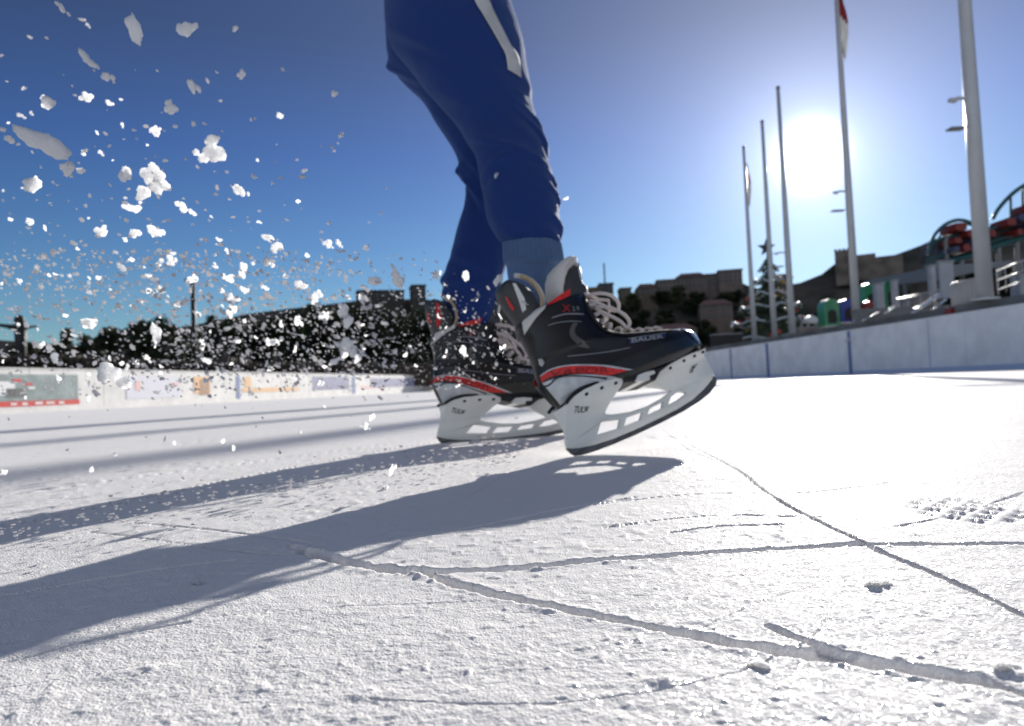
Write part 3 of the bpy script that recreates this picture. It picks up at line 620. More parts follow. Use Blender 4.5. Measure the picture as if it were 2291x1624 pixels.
# ------------------------------------------------------------------ FLYING SNOW
m_snow = mat('snow', (.72, .715, .72), .6, .3, bump=.001, bscale=700)
_b = m_snow.node_tree.nodes['Principled BSDF']; _b.inputs['Subsurface Weight'].default_value = 1; _b.inputs['Subsurface Radius'].default_value = (1, 1, 1); _b.inputs['Subsurface Scale'].default_value = .03
m_spray = mat('snow_grain', (.7, .69, .7), .7, .3, transl=.6)
protos = []
def blobmesh(seed, k=3, sub=3, elong=1.):
    import bmesh
    r = random.Random(seed); bm = bmesh.new()
    for i in range(k):
        d = Vector((r.uniform(-1, 1) * .75, r.uniform(-1, 1) * .55, r.uniform(-1, 1) * .3)) if i else Vector()
        s = r.uniform(.2, .46) if i else .46
        res = bmesh.ops.create_icosphere(bm, subdivisions=sub, radius=s)
        for v in res['verts']:
            v.co.x *= r.uniform(.98, 1.02); p = v.co * 3.1 + Vector((i * 7 + seed, 3, 5))
            from mathutils import noise
            v.co *= 1 + .55 * noise.noise(p * .55) + .4 * noise.noise(p * 1.5) + .3 * noise.noise(p * 4)
            v.co += d
    m0 = bpy.data.meshes.new('tmp'); bm.to_mesh(m0); bm.free(); ob = bpy.data.objects.new('tmp', m0); COL.objects.link(ob)
    rmm = ob.modifiers.new('r', 'REMESH'); rmm.mode = 'VOXEL'; rmm.voxel_size = .045
    dg = bpy.context.evaluated_depsgraph_get(); me = bpy.data.meshes.new_from_object(ob.evaluated_get(dg)); me.name = 'snow_clump'; me.materials.clear(); me.materials.append(m_snow); bpy.data.objects.remove(ob); bpy.data.meshes.remove(m0)
    me.polygons.foreach_set('use_smooth', [True] * len(me.polygons))
    e = np.array([v.co[:] for v in me.vertices]); e = (e - (e.max(0) + e.min(0)) / 2) / ((e.max(0) - e.min(0)) / 2); me.vertices.foreach_set('co', e.ravel()); me.update()
    return me
protos = [blobmesh(s, 3 + s % 6) for s in range(16)]
FL = [ # x, y, w, h (photo pixels), tilt, depth, label
 (165, 565, 215, 85, -33, .62, 'large long white flake with a pointed end, biggest in the upper left sky'),
 (272, 676, 82, 66, -15, .66, 'round white snow chunk just below the biggest flake at left'),
 (45, 560, 95, 40, -10, .6, 'flat pale snow flake at the left picture edge beside the biggest flake'),
 (540, 118, 62, 135, 20, .8, 'tall ragged snow cluster high in the sky left of the leg'),
 (745, 108, 76, 78, -30, .85, 'chunky snow lump high in the sky, nearest to the leg of the big upper ones'),
 (250, 36, 78, 24, -50, .65, 'thin streaky snow sliver at the top edge of the picture'),
 (350, 238, 100, 34, -52, .7, 'long thin snow shard slanting down right in the upper left sky'),
 (432, 308, 52, 42, -40, .7, 'small snow chunk at the lower end of the long thin shard'),
 (345, 387, 58, 44, 0, .8, 'curled snow chunk hanging in mid sky left of the tall cluster'),
 (190, 412, 52, 52, -30, .72, 'ragged square snow chunk above the biggest flake'),
 (775, 345, 42, 72, 25, .85, 'bent snow shard standing upright in the sky left of the leg'),
 (685, 430, 62, 58, -30, .85, 'chunky snow lump below the bent upright shard'),
 (622, 522, 78, 44, -38, .85, 'pair of joined snow lumps above the large ragged cluster'),
 (845, 605, 128, 108, 40, .9, 'forked snow cluster left of the knee'),
 (608, 700, 140, 88, -35, .85, 'large ragged snow cluster in the middle of the left sky'),
 (640, 748, 84, 66, -20, .85, 'broad snow lump at the lower side of the large ragged cluster'),
 (498, 697, 52, 66, 15, .8, 'upright snow lump left of the large ragged cluster'),
 (572, 775, 72, 74, -50, .85, 'curved snow lump below the large ragged cluster'),
 (962, 762, 62, 68, 20, .95, 'cross shaped snow chunk nearest the rear knee'),
 (132, 738, 88, 66, 10, .7, 'chunky snow lump below the round chunk at left'),
 (525, 828, 78, 36, -20, .85, 'flat snow lump under the curved lump'),
 (735, 832, 80, 34, -40, .9, 'slanted double snow lump left of the rear calf height'),
 (620, 928, 104, 46, -25, .85, 'broad curved snow flake above the dark lamp post'),
 (540, 934, 74, 44, -30, .8, 'pale oval snow flake left of the broad curved flake'),
 (405, 925, 52, 60, -50, .75, 'tilted snow chunk high above the dark trees'),
 (355, 1294, 68, 42, -5, .75, 'ring shaped snow flake above the left trees'),
 (455, 1502, 156, 88, -15, .6, 'broad thin translucent flake overlapping the top of the advertising boards'),
 (625, 1332, 54, 92, 5, .8, 'tall white snow clump in front of the dark trees left of the lamp post'),
 (765, 1118, 56, 34, 20, .9, 'snow clump sitting at the top of the dark lamp post'),
 (915, 1112, 92, 34, -12, .95, 'curved flat snow flake right of the lamp post'),
 (972, 1082, 42, 68, 0, .95, 'upright oval snow flake right of the lamp post'),
 (1108, 992, 50, 50, -30, 1.0, 'diamond shaped snow lump in the sky above the trees'),
 (1070, 950, 50, 30, -30, 1.0, 'slanted snow flake above the diamond shaped lump'),
 (1312, 976, 44, 36, 0, 1.1, 'snow lump high left of the rear calf, left of its twin'),
 (1357, 974, 28, 36, 0, 1.1, 'small round snow lump high left of the rear calf, right of its twin'),
 (1500, 1125, 58, 38, 0, 1.1, 'ragged snow lump left of the long leaf shaped flake'),
 (1582, 1108, 50, 96, 38, 1.1, 'long leaf shaped snow flake left of the rear ankle'),
 (1748, 1100, 38, 42, 0, 1.15, 'snow lump touching the edge of the rear trouser leg'),
 (1200, 1142, 56, 40, -35, 1.05, 'white snow lump above the middle of the tree line'),
 (1262, 1192, 40, 54, 0, 1.05, 'chunky snow lump at the tree tops'),
 (1372, 1238, 52, 66, 15, 1.1, 'pale tall snow clump at the tree tops right of centre'),
 (1390, 1288, 48, 54, -20, 1.1, 'snow clump right under the pale tall clump'),
 (1396, 1388, 76, 72, -20, 1.05, 'biggest snow lump in front of the dark trees near the rear boot'),
 (1085, 1366, 52, 34, 5, 1.0, 'heart shaped snow lump in front of the dark trees'),
 (1296, 1262, 44, 42, -20, 1.1, 'white snow lump in front of the dark tree tops'),
 (1448, 1408, 28, 32, 0, 1.1, 'small snow lump right of the biggest lump before the trees'),
 (925, 1245, 42, 62, -10, .95, 'tall snow lump above the trees right of the lamp post'),
 (1993, 1122, 38, 54, -20, 1.0, 'bright snow lump between the two lower legs'),
 (1863, 1104, 26, 46, 10, 1.05, 'bright upright flake in front of the rear trouser leg'),
 (1854, 1405, 36, 50, 10, 1.05, 'bright snow lump on the black side of the farther skate'),
 (2100, 1211, 26, 18, 0, .98, 'small bright flake in front of the near skate tendon guard'),
 (2166, 1449, 22, 34, 10, .98, 'bright flake at the back of the near skate'),
 (2263, 793, 24, 14, 10, 1.1, 'tiny flake right of the near shin against the sky'),
 (1985, 702, 16, 28, -15, 1.1, 'tiny flake in front of the near knee'),
 (1337, 376, 26, 32, -20, 1.0, 'lone flake in the sky left of the thigh'),
 (1365, 540, 28, 22, 20, 1.0, 'lone flake in the sky left of the rear knee'),
 (966, 296, 34, 46, -20, .95, 'upright flake in the upper sky left of the thigh'),
 (940, 115, 24, 28, -30, .95, 'small flake high in the sky left of the thigh'),
 (665, 2246, 34, 32, -20, .52, 'crystal chip flying over the dark leg shadow at left'),
 (958, 2270, 64, 40, 0, .5, 'clear ice chip over the edge of the leg shadow'),
 (2240, 2012, 44, 26, -10, .75, 'snow crumb over the shadow of the near skate'),
 (1568, 1880, 24, 56, -30, .7, 'slim pale splinter between the two leg shadows'),
 (778, 2320, 44, 26, 0, .48, 'snow crumb at the lower edge of the leg shadow'),
]
# a bullseye of snow flakes as solid thin lumps
def place_clump(me, x, y, wpx, hpx, tilt, d, label, group=None, name='snow_clump', squash=.32):
    o = bpy.data.objects.new(name, me); COL.objects.link(o)
    k = .55933 / FPX * d / 2
    a = R(tilt); X_ = Rt * math.cos(a) + Up * math.sin(a); Y_ = -Rt * math.sin(a) + Up * math.cos(a)
    yaw = random.uniform(-.5, .5); Zx = X_.cross(Y_)
    M = Matrix((X_, Y_, Zx)).transposed() @ Matrix.Rotation(yaw, 3, 'Y') @ Matrix.Diagonal((wpx * k, hpx * k, max(min(wpx, hpx) * k * squash * 1.3, .0005)))
    p = P(*q(x, y), d)
    o.matrix_world = Matrix.Translation(p) @ M.to_4x4(); return tag(o, label, 'snow clump', group or 'snow clumps thrown up by the skates')
for i, (x, y, w_, h_, t_, d, lab) in enumerate(FL):
    place_clump(protos[(i * 5 + 3) % 16], x, y, w_, h_, t_, d, lab)
def density(x, y):
    """photo pixel density of the spray fan behind the skates"""
    if x < 0 or y < 0 or x > 2250: return 0
    if y < 1150:
        lim = 700 + .95 * y; f = max(0, 1 - max(0, x - lim + 500) / 700)
        return f * (.12 + .88 * min(1, (y / 1000.) ** 1.5))
    if y < 1560: return max(0, min(1, (2120 - x) / 260)) * (.45 + .55 * min(1, x / 700))
    if y < 2100: return .25 * max(0, min(1, (1900 - x) / 600))
    return .1 * max(0, min(1, (1700 - x) / 800))
labs = [('small white snow clump in the upper left sky', lambda x, y: y < 600), ('small white snow clump in the sky above the trees', lambda x, y: y < 1200),
        ('small white snow clump flying in front of the dark trees', lambda x, y: x < 1650 and y < 1520), ('small white snow clump flying in front of the farther skate', lambda x, y: y < 1700), ('small snow clump flying over the ice', lambda x, y: True)]
grp = ['small clumps in the upper sky', 'small clumps above the trees', 'small clumps before the trees', 'small clumps before the farther skate', 'small clumps over the ice']
cnt = 0
while cnt < 232:
    x = rng.uniform(0, 2200); y = rng.uniform(0, 2300) if rng.random() < .75 else rng.uniform(1000, 1550)
    if rng.random() > density(x, y): continue
    near_ = 1 if x > 1500 else 0
    s = float(np.clip(rng.lognormal(math.log(25 if not near_ else 15), .38), 12, 52)); asp = rng.uniform(.35, .85)
    d = rng.uniform(.75, 1.2) if not near_ else rng.uniform(1.02, 1.2)
    t_ = -35 + rng.normal(0, 22) if y < 1300 and x < 1400 else rng.uniform(-90, 90)
    k = next(i for i, (_, f) in enumerate(labs) if f(x, y))
    pz = P(*q(x, y), d).z
    if pz < .012: continue
    place_clump(protos[int(rng.integers(12))], x, y, s, s * asp, t_, d, labs[k][0], grp[k]); cnt += 1
# fine spray nobody could count
ico_v = []; phi_ = (1 + 5 ** .5) / 2
for a in (-1, 1):
    for b in (-phi_, phi_): ico_v += [(0, a, b), (a, b, 0), (b, 0, a)]
iv = np.array(ico_v) / np.linalg.norm(ico_v[0])
from mathutils import kdtree
import bmesh as _b
_bm = _b.new(); [_bm.verts.new(v) for v in iv]; _b.ops.convex_hull(_bm, input=_bm.verts); _bm.verts.index_update(); ifc = [tuple(v.index for v in f.verts) for f in _bm.faces]; iv = np.array([v.co[:] for v in _bm.verts]); _bm.free()
mb = MB(); cnt = 0; near_p = P(*q(1900, 1500), 1.2)
while cnt < 2300:
    x = rng.uniform(0, 2250); y = rng.uniform(0, 2450) if rng.random() < .4 else rng.uniform(1000, 1600)
    if y > 1600 and rng.random() < .5: continue
    if rng.random() > density(x, y) ** 1.1: continue
    if x > 1620 and rng.random() < .55: continue
    s = float(np.clip(rng.lognormal(math.log(9.5 if x < 1500 else 7), .42), 3, 22)); d = rng.uniform(.7, 1.5) if x < 1450 else rng.uniform(.98, 1.25)
    p = P(*q(x, y), d)
    if p.z < .004: continue
    k = .55933 / FPX * d / 2 * s; a = R(-30 + rng.normal(0, 30)); el = rng.uniform(1, 1.9)
    X_ = Rt * math.cos(a) + Up * math.sin(a); Y_ = -Rt * math.sin(a) + Up * math.cos(a)
    jit = iv * (1 + rng.uniform(-.35, .35, (12, 1)))
    mb.add([p + X_ * (v[0] * k * el) + Y_ * (v[1] * k * .8) + Fw * (v[2] * k * .7) for v in jit], ifc); cnt += 1
cnt = 0
while cnt < 1500:
    x = rng.uniform(700, 2130); y = rng.normal(1380, 140)
    if not 1000 < y < 1680 or rng.random() > density(x, y): continue
    s = rng.uniform(2.2, 5.5); p = P(*q(x, y), rng.uniform(1.0, 1.4)); k = .55933 / FPX * 1.15 / 2 * s
    mb.add([p + Vector(v * k * rng.uniform(.7, 1.3)) for v in iv], ifc); cnt += 1
for i in range(420):      # grains skimming the ice over the farther shadow
    xx = rng.uniform(0, 1180); yy = 1186 - .164 * xx + rng.normal(0, 16); g_ = G(xx, yy); dg = (g_ - C0).dot(Fw) * rng.uniform(.8, .97); s = rng.uniform(5, 15); k = .55933 / FPX * dg / 2 * s; p = P(xx, yy, dg)
    mb.add([p + Vector((v[0] * k * 1.5, v[1] * k, v[2] * k * .6)) for v in iv * (1 + rng.uniform(-.3, .3, (12, 1)))], ifc)
tag(mb.build('snow_spray', m_spray), 'fine spray of tiny snow grains hanging in the air behind the skates', 'snow', kind='stuff')
# chunks lying on the ice
for (x, y, s, h, lab) in [(1965, 1310, .007, .002, 'flat bright ice chip lying on the ice right of the crossing grooves'), (1700, 1492, .0045, .0016, 'pale ice chip lying on the ice below the deep groove'), (2245, 1500, .005, .002, 'clear ice chunk lying in the deep groove at the right edge'),
                     (860, 1095, .006, .003, 'small ice crumb lying beside the near leg shadow'),
                     (440, 1305, .004, .002, 'ice crumb lying at the lower edge of the leg shadow')]:
    p = G(x, y); o = bpy.data.objects.new('ice_chip', protos[int(rng.integers(12))]); COL.objects.link(o); o.location = (p.x, p.y, h * .5); o.scale = (s, s * .6, h); o.rotation_euler = (0, 0, random.uniform(0, 3)); tag(o, lab, 'ice chip')
# ------------------------------------------------------------------ RINK BOARDS
m_board = mat('board_cream', (.64, .63, .61), .5, var=.09, vscale=2.5, detail=8)
m_boardr = mat('board_white', (.72, .74, .78), .45, var=.09, vscale=2.2, detail=8)
m_blue = mat('joint_blue', (.12, .18, .36), .5)
m_cap2 = mat('rail_grey', (.3, .3, .32), .5)
m_kick = mat('kick_plate', (.42, .5, .68), .5)  # bluish tint paints the ice's reflection into the plate's colour
m_adgrey = mat('ad_grey_green', (.22, .27, .27), .5, var=.2, vscale=3)
m_adred = mat('ad_red', (.55, .05, .04), .5); m_adwht = mat('ad_white', (.7, .7, .7), .5); m_adlil = mat('ad_lilac', (.2, .21, .33), .5, var=.3, vscale=5)
m_ador = mat('ad_orange', (.7, .42, .2), .5); m_addk = mat('ad_dark', (.12, .12, .12), .5); m_adpale = mat('ad_pale', (.6, .6, .66), .5); m_adpink = mat('ad_pink', (.7, .45, .42), .5); m_adbr = mat('ad_brown', (.35, .2, .12), .5)
BH = 1.12
def barrier(x0y0, x1y1, label, m, face):
    A = Vector((*x0y0, 0)); B = Vector((*x1y1, 0)); d = (B - A); Ln = d.length; d.normalize(); ang = math.atan2(d.y, d.x)
    t = empty('rink_barrier', A, label, 'rink barrier'); n = int(Ln / 2.4)
    for i in range(n):
        s = (i + .5) * Ln / n; c = d * s; b = MB(); b.box((c.x, c.y, (BH + .1) / 2), (Ln / n - .012, .05, BH - .1), ang, .004); b.build('board_panel', m, t, auto=30)
    nrm = Vector((-d.y, d.x, 0)) * face
    b = MB(); c = d * Ln / 2; b.box((c.x, c.y, BH + .015), (Ln, .09, .03), ang); b.build('top_rail', m, t, auto=30)
    b = MB(); b.box((c.x, c.y, .05), (Ln, .054, .1), ang); b.build('kick_plate', m_kick if m is m_boardr else m, t, auto=30)
    return t, A, d, nrm, ang
LB = barrier((bl(-6), -6), (bl(YE), YE), 'cream rink barrier with advertising panels along the left side of the ice', m_board, -1)
RB = barrier((br(-4), -4), (br(YE), YE), 'bluish white rink barrier with blue joints along the right side of the ice', m_boardr, 1)
EB = barrier((bl(YE) , YE + .05), (br(YE), YE + .05), 'cream rink barrier closing the far end of the ice', m_board, -1)
def on_line(t, px):    # distance along a barrier for a pixel column
    _, A, d, n, a = t; r = ray(px, 850); r2 = Vector((r.x, r.y, 0)); den = r2.x * d.y - r2.y * d.x
    # A + d s = r2 k
    s = (r2.x * (-A.y) - r2.y * (-A.x)) / den * 1.0
    return (A.x * r2.y - A.y * r2.x) / (d.y * r2.x - d.x * r2.y)
def ad(t, px0, px1, z0, z1_, m, name, parent=None, off=.032, label=None):
    e, A, d, n, a = t; s0, s1 = on_line(t, px0), on_line(t, px1); c = d * (s0 + s1) / 2 + n * off
    b = MB(); b.box((c.x, c.y, (z0 + z1_) / 2), (abs(s1 - s0), .006, z1_ - z0), a)
    o = b.build(name, m, parent or e, auto=30)
    if label: o['label'] = label
    return o
# left adverts (px of the 2291 picture, heights in metres)
ad(LB, -60, 172, .30, .98, m_adgrey, 'advertising_panel', label='grey green advertising panel with a red strip under it')
ad(LB, -60, 175, .16, .29, m_adred, 'advertising_panel', label='red strip with white marks')
for px0, px1, z0, z1_ in [(20, 34, .20, .25), (46, 58, .19, .25), (75, 92, .20, .26), (100, 118, .2, .25), (128, 140, .19, .25)]: ad(LB, px0, px1, z0, z1_, m_adwht, 'advert_mark', off=.037)
for px0, px1, z0, z1_, m in [(-40, 30, .45, .8, m_adwht), (10, 52, .4, .62, m_addk), (25, 45, .78, .86, m_adred), (50, 70, .7, .76, m_adred), (60, 75, .6, .66, m_adwht)]: ad(LB, px0, px1, z0, z1_, m, 'advert_mark', off=.038)
ad(LB, 280, 400, .25, .95, m_adpale, 'advertising_panel'); ad(LB, 300, 312, .5, .8, m_adpink, 'advert_mark', off=.038); ad(LB, 378, 396, .62, .74, m_adpink, 'advert_mark', off=.038)
ad(LB, 432, 468, .35, .95, m_ador, 'advertising_panel'); ad(LB, 446, 466, .3, .85, m_adbr, 'advert_mark', off=.038)
ad(LB, 527, 535, .1, 1.0, m_blue, 'joint_strip'); ad(LB, 545, 560, .55, .95, m_ador, 'advert_mark'); ad(LB, 540, 665, .35, .5, m_ador, 'advertising_panel')
ad(LB, 698, 780, .35, 1.0, m_adlil, 'advertising_panel', label='lilac grey advertising panel'); ad(LB, 786, 793, .1, 1.0, m_blue, 'joint_strip')
ad(LB, 806, 860, .35, .5, m_adpink, 'advert_mark', off=.03); ad(LB, 828, 925, .4, .92, m_adlil, 'advertising_panel', label='dark lilac advertising panel nearest the skates')
ad(RB, 1904, 1911, .02, BH, m_blue, 'joint_strip'); ad(RB, 1719, 1725, .02, BH, m_blue, 'joint_strip'); ad(RB, 1638, 1641, .02, BH, m_blue, 'joint_strip')
ad(RB, 2086, 2088, .02, BH, m_kick, 'joint_strip'); 
# ------------------------------------------------------------------ TERRACE on the right
m_terr = mat('terrace_stone', (.16, .16, .165), .8, var=.25, vscale=1.2)
TZ = 1.42
b = MB()
def terr(off0, off1, z0, z1_):
    y0, y1 = -4, 75
    b.add([(br(y0) + off0, y0, z0), (br(y1) + off0, y1, z0), (br(y1) + off1, y1, z0), (br(y0) + off1, y0, z0), (br(y0) + off0, y0, z1_), (br(y1) + off0, y1, z1_), (br(y1) + off1, y1, z1_), (br(y0) + off1, y0, z1_)],
          [(0, 1, 2, 3), (4, 7, 6, 5), (0, 4, 5, 1), (2, 6, 7, 3), (0, 3, 7, 4), (1, 5, 6, 2)])
terr(.35, .9, -.03, 1.17); terr(.905, 60, -.03, TZ)
tag(b.build('terrace', m_terr, smooth=False), kind='structure')
# ------------------------------------------------------------------ FLAG MASTS
m_mast = mat('mast_white', (.45, .455, .47), .3, .5, var=.06, vscale=2, coat=.2)
m_mastd = mat('mast_bracket', (.2, .2, .2), .5)
m_flr = mat('flag_red', (.35, .04, .05), .8, transl=.3); m_flw = mat('flag_white', (.7, .7, .7), .8, transl=.3)
def mast(px, py, d, H, rb, rt, label, brackets=(), flag=None):
    base = P(px, py, d); base.z = TZ; rb *= .88
    t = empty('flag_mast', base, label, 'flag mast', 'white flag masts along the terrace')
    b = MB(); b.tube([(0, 0, 0), (0, 0, H * .33), (0, 0, H * .66), (0, 0, H)], [rb, rb * .8 + rt * .2, rb * .4 + rt * .6, rt], 20); b.build('pole', m_mast, t)
    b = MB(); b.tube([(0, 0, 0), (0, 0, .05), (0, 0, .06)], [rb * 1.7, rb * 1.7, rb * 1.1], 16); b.build('base_plate', m_mast, t, auto=40)
    b = MB(); b.ball((0, 0, H + rt), rt * 1.3); b.build('finial', m_mastd, t)
    for z, side, ln in brackets:
        b = MB(); b.tube([(0, 0, z), (side * (rb + ln * .6), -.02, z + .02), (side * (rb + ln), -.02, z - .06)], [.03, .035, .04], 8); b.box((side * (rb + ln), -.02, z - .02), (.16, .1, .07)); b.build('bracket', m_mast, t, auto=40)
        b = MB(); b.box((side * (rb + ln * .9), -.02, z - .62), (ln * 1.3, .2, .035)); b.build('bracket', m_mastd, t, auto=40)
    if flag:
        z0, z1_, wd = flag
        for k, (f0, f1, m, nm) in enumerate([(0, .45, m_flr, 'red_stripe'), (.45, 1, m_flw, 'white_stripe')]):
            nz, nx = 10, 8; vs = []
            for i in range(nz + 1):
                for j in range(nx + 1):
                    f = f0 + (f1 - f0) * i / nz; z = z1_ - (z1_ - z0) * f; xx = j / nx * wd * (.35 + .65 * math.sin(math.pi * min(1, f * 1.02)))
                    vs.append((rt + .02 + xx, .06 * math.sin(j * 1.9 + f * 5), z - j / nx * .3))
            b = MB(); b.add(vs, [(i * (nx + 1) + j, i * (nx + 1) + j + 1, (i + 1) * (nx + 1) + j + 1, (i + 1) * (nx + 1) + j) for i in range(nz) for j in range(nx)])
            if k == 0: fo = b.build('flag', m, t); so = fo
            else: so = b.build(nm, m, fo)
            sl = so.modifiers.new('s', 'SOLIDIFY'); sl.thickness = .01
    return t
mast(2205, 682, 14, 12.2, .175, .08, 'thickest white flag mast, nearest the right edge, with a lamp bracket', [(4.2, -1, .24)])
mast(1918, 737, 22, 12.2, .145, .06, 'white flag mast with a red and white flag, just right of the sun', [(4.5, -1, .3)], (9.1, 11.3, .22))
mast(1775, 777, 31, 11.75, .17, .08, 'white flag mast standing under the sun, right of the decorated tree', [(4.2, -1, .4)])
mast(1735, 785, 35.5, 11.9, .17, .08, 'white flag mast directly in front of the decorated tree', [])
mast(1690, 790, 40, 12.1, .17, .08, 'leftmost of the white flag masts, with a furled flag', [(2.7, -1, .25)], (8.9, 11.3, .2))
# ------------------------------------------------------------------ HILL and buildings
ridge = [(-900, 700), (0, 760), (200, 775), (560, 700), (800, 672), (930, 668), (1000, 672), (1100, 640), (1290, 660), (1330, 668), (1390, 672), (1440, 655), (1520, 642), (1600, 632), (1650, 628), (1690, 645), (1740, 640), (1790, 632), (1840, 612), (1868, 588), (1940, 575), (1995, 572), (2060, 548), (2100, 530), (2180, 515), (2291, 495), (2600, 440), (3200, 380)]
rx = np.array([r[0] for r in ridge]); ry = np.array([r[1] for r in ridge])
def slope_depth(px, py):
    top = P(px, float(np.interp(px, rx, ry)), 210); rr = math.hypot(top.x, top.y); r = ray(px, py); te = r.z / math.hypot(r.x, r.y); lo_, hi_ = 0., 1.
    for _ in range(20):
        g_ = (lo_ + hi_) / 2
        if (top.z * g_ ** 1.1 - CAMZ) / (rr * (.8 + .2 * g_)) < te: lo_ = g_
        else: hi_ = g_
    return rr * (.8 + .2 * g_) / math.hypot(r.x, r.y)
def hill():
    nx, ny = 260, 40; vs = []
    for i in range(nx):
        px = -900 + 4100 * i / (nx - 1); py = float(np.interp(px, rx, ry))
        D = 210; top = P(px, py, D); dirx = Vector((top.x, top.y, 0)).normalized(); rr = math.hypot(top.x, top.y)
        for j in range(ny):
            f = j / 30 * .75 if j <= 30 else .75 + (j - 30) / (ny - 31) * .25      # 0 foot, .75 ridge, 1 back
            if f <= .75: g_ = f / .75; dist = rr * (.8 + .2 * g_); z = top.z * (g_ ** 1.1)
            else: g_ = (f - .75) / .25; dist = rr * (1 + .5 * g_); z = top.z * (1 - g_ ** 1.5 * 1.02)
            nz = float(vnoise(np.array(px / 60.), np.array(f * 9.), 61)) * 1.0 + float(vnoise(np.array(px / 18.), np.array(f * 26.), 62)) * .5
            vs.append((dirx.x * dist, dirx.y * dist, max(z + nz * math.sin(math.pi * min(f / .75, 1)) * .9 - .1, -1)))
    mb = MB(); mb.add(vs, [(i * ny + j, (i + 1) * ny + j, (i + 1) * ny + j + 1, i * ny + j + 1) for i in range(nx - 1) for j in range(ny - 1)])
    m = mat('hillside', (.04, .044, .036), .95, .1, col2=(.12, .105, .092), vscale=.09, detail=8, bump=.6, bscale=.5)
    tag(mb.build('hill', m), kind='structure')
hill()
m_win = mat('window_dark', (.03, .035, .04), .2)
def house(px, pyb, wpx, hpx, d, colr, label, roof=None, floors=2, bays=4, antenna=False):
    base = P(px, pyb, d); k = d / FPX; W, H = wpx * k, hpx * k; ang = -math.atan2(base.x, base.y) + .1; D = max(8, W * .6)
    t = empty('house', base, label, 'building'); t.rotation_euler = (0, 0, ang)
    colr = tuple(c * .5 for c in colr); m = mat('plaster', colr, .9, var=.15, vscale=.3)
    b = MB(); b.box((0, 0, H / 2 - 4), (W, D, H + 8)); b.build('wall', m, t, False)
    mr = mat('roof_tile', roof or (.2, .12, .09), .9)
    if roof:
        b = MB(); b.add([(-W / 2 - .4, -D / 2 - .4, H + .01), (W / 2 + .4, -D / 2 - .4, H + .01), (W / 2 + .4, D / 2 + .4, H + .01), (-W / 2 - .4, D / 2 + .4, H + .01), (-W * .3, 0, H + 1.8), (W * .3, 0, H + 1.8)], [(0, 1, 5, 4), (1, 2, 5), (2, 3, 4, 5), (3, 0, 4), (3, 2, 1, 0)])
        b.build('roof', mr, t, False)
    else:
        b = MB(); b.box((0, 0, H + .2), (W + .5, D + .5, .4)); b.build('parapet', m, t, False)
    for f in range(floors):
        for i in range(bays):
            b = MB(); b.box(((i + .5) * W / bays - W / 2, -D / 2 - .02, (f + .5) * H / floors), (min(1.2, W / bays * .5), .1, min(1.7, H / floors * .55))); b.build('window', m_win, t, False)
    if antenna:
        b = MB(); b.tube([(0, 0, H), (0, 0, H + 7)], .25, 6); b.build('antenna', m_win, t)
    return t
hs_ = [(1318, 668, 46, 18, 205, (.3, .22, .12), 'ochre flat roofed house on the hilltop just right of the skate tongue', None, 1, 3, False),
       (1355, 668, 30, 28, 207, (.14, .15, .16), 'dark grey tower block with an antenna on the hilltop', None, 3, 3, True),
       (1398, 672, 24, 22, 206, (.24, .2, .13), 'small brownish house on the hilltop right of the antenna block', None, 2, 2, False),
       (1446, 662, 44, 14, 205, (.24, .18, .15), 'long low brown house with a tiled roof on the hilltop', (.16, .09, .07), 1, 4, False),
       (1490, 652, 42, 20, 206, (.3, .24, .21), 'pinkish terraced house on the hilltop right of the low brown house', None, 2, 4, False),
       (1546, 648, 66, 24, 205, (.27, .21, .19), 'long pinkish palace wing on the hilltop', (.15, .09, .08), 2, 8, False),
       (1606, 640, 56, 22, 206, (.3, .24, .22), 'second long pinkish wing on the hilltop, lower end', None, 2, 6, False),
       (1632, 636, 50, 26, 204, (.33, .26, .23), 'tallest pinkish block at the end of the hilltop row', None, 3, 5, False),
       (1738, 645, 60, 18, 206, (.22, .18, .16), 'brown hilltop house behind the decorated tree', (.13, .08, .07), 2, 5, False),
       (850, 672, 100, 16, 206, (.12, .11, .1), 'dark flat building on the hilltop above the trees left of the farther skate', None, 1, 6, False),
       (935, 674, 30, 30, 204, (.12, .11, .1), 'dark narrow hilltop tower just left of the farther skate', None, 2, 2, False)]
for h_ in hs_: house(*h_)
for (px, py, w_, h_, d, c, lab) in [(1330, 760, 60, 26, slope_depth(1330, 760) - 6, (.3, .24, .18), 'tan house at the hill foot behind the near skate laces'), (1510, 770, 90, 30, slope_depth(1510, 770) - 6, (.3, .25, .2), 'beige house at the hill foot right of the near skate toe'), (1600, 715, 70, 30, slope_depth(1600, 715) - 6, (.3, .22, .19), 'pink house on the slope left of the decorated tree')]:
    house(px, py, w_, h_, d, c, lab, (.2, .12, .1), 2, 5)
# castle keep on the right ridge
kb = P(1908, 590, 200); k = 200 / FPX; t = empty('castle_tower', kb, 'square stone castle tower with battlements on the ridge behind the flag mast', 'castle tower'); t.rotation_euler = (0, 0, -math.atan2(kb.x, kb.y))
m_stone = mat('castle_stone', (.17, .14, .12), .95, var=.3, vscale=.4)
b = MB(); b.box((-16 * k, 0, 12 * k - 3), (38 * k, 8, 32 * k + 6)); b.build('keep', m_stone, t, False)
b = MB(); b.box((24 * k, 0, 9 * k - 3), (42 * k, 7, 26 * k + 4)); b.build('wall', m_stone, t, False)
b = MB(); b.box((66 * k, 0, 2 * k - 3), (60 * k, 6, 16 * k + 5)); b.build('wall', m_stone, t, False)
for i in range(5):
    b = MB(); b.box((-16 * k + (i - 2) * 8.4 * k, -3.5, 28 * k + .25), (5.4 * k, .9, .5)); b.build('merlon', m_stone, t, False)
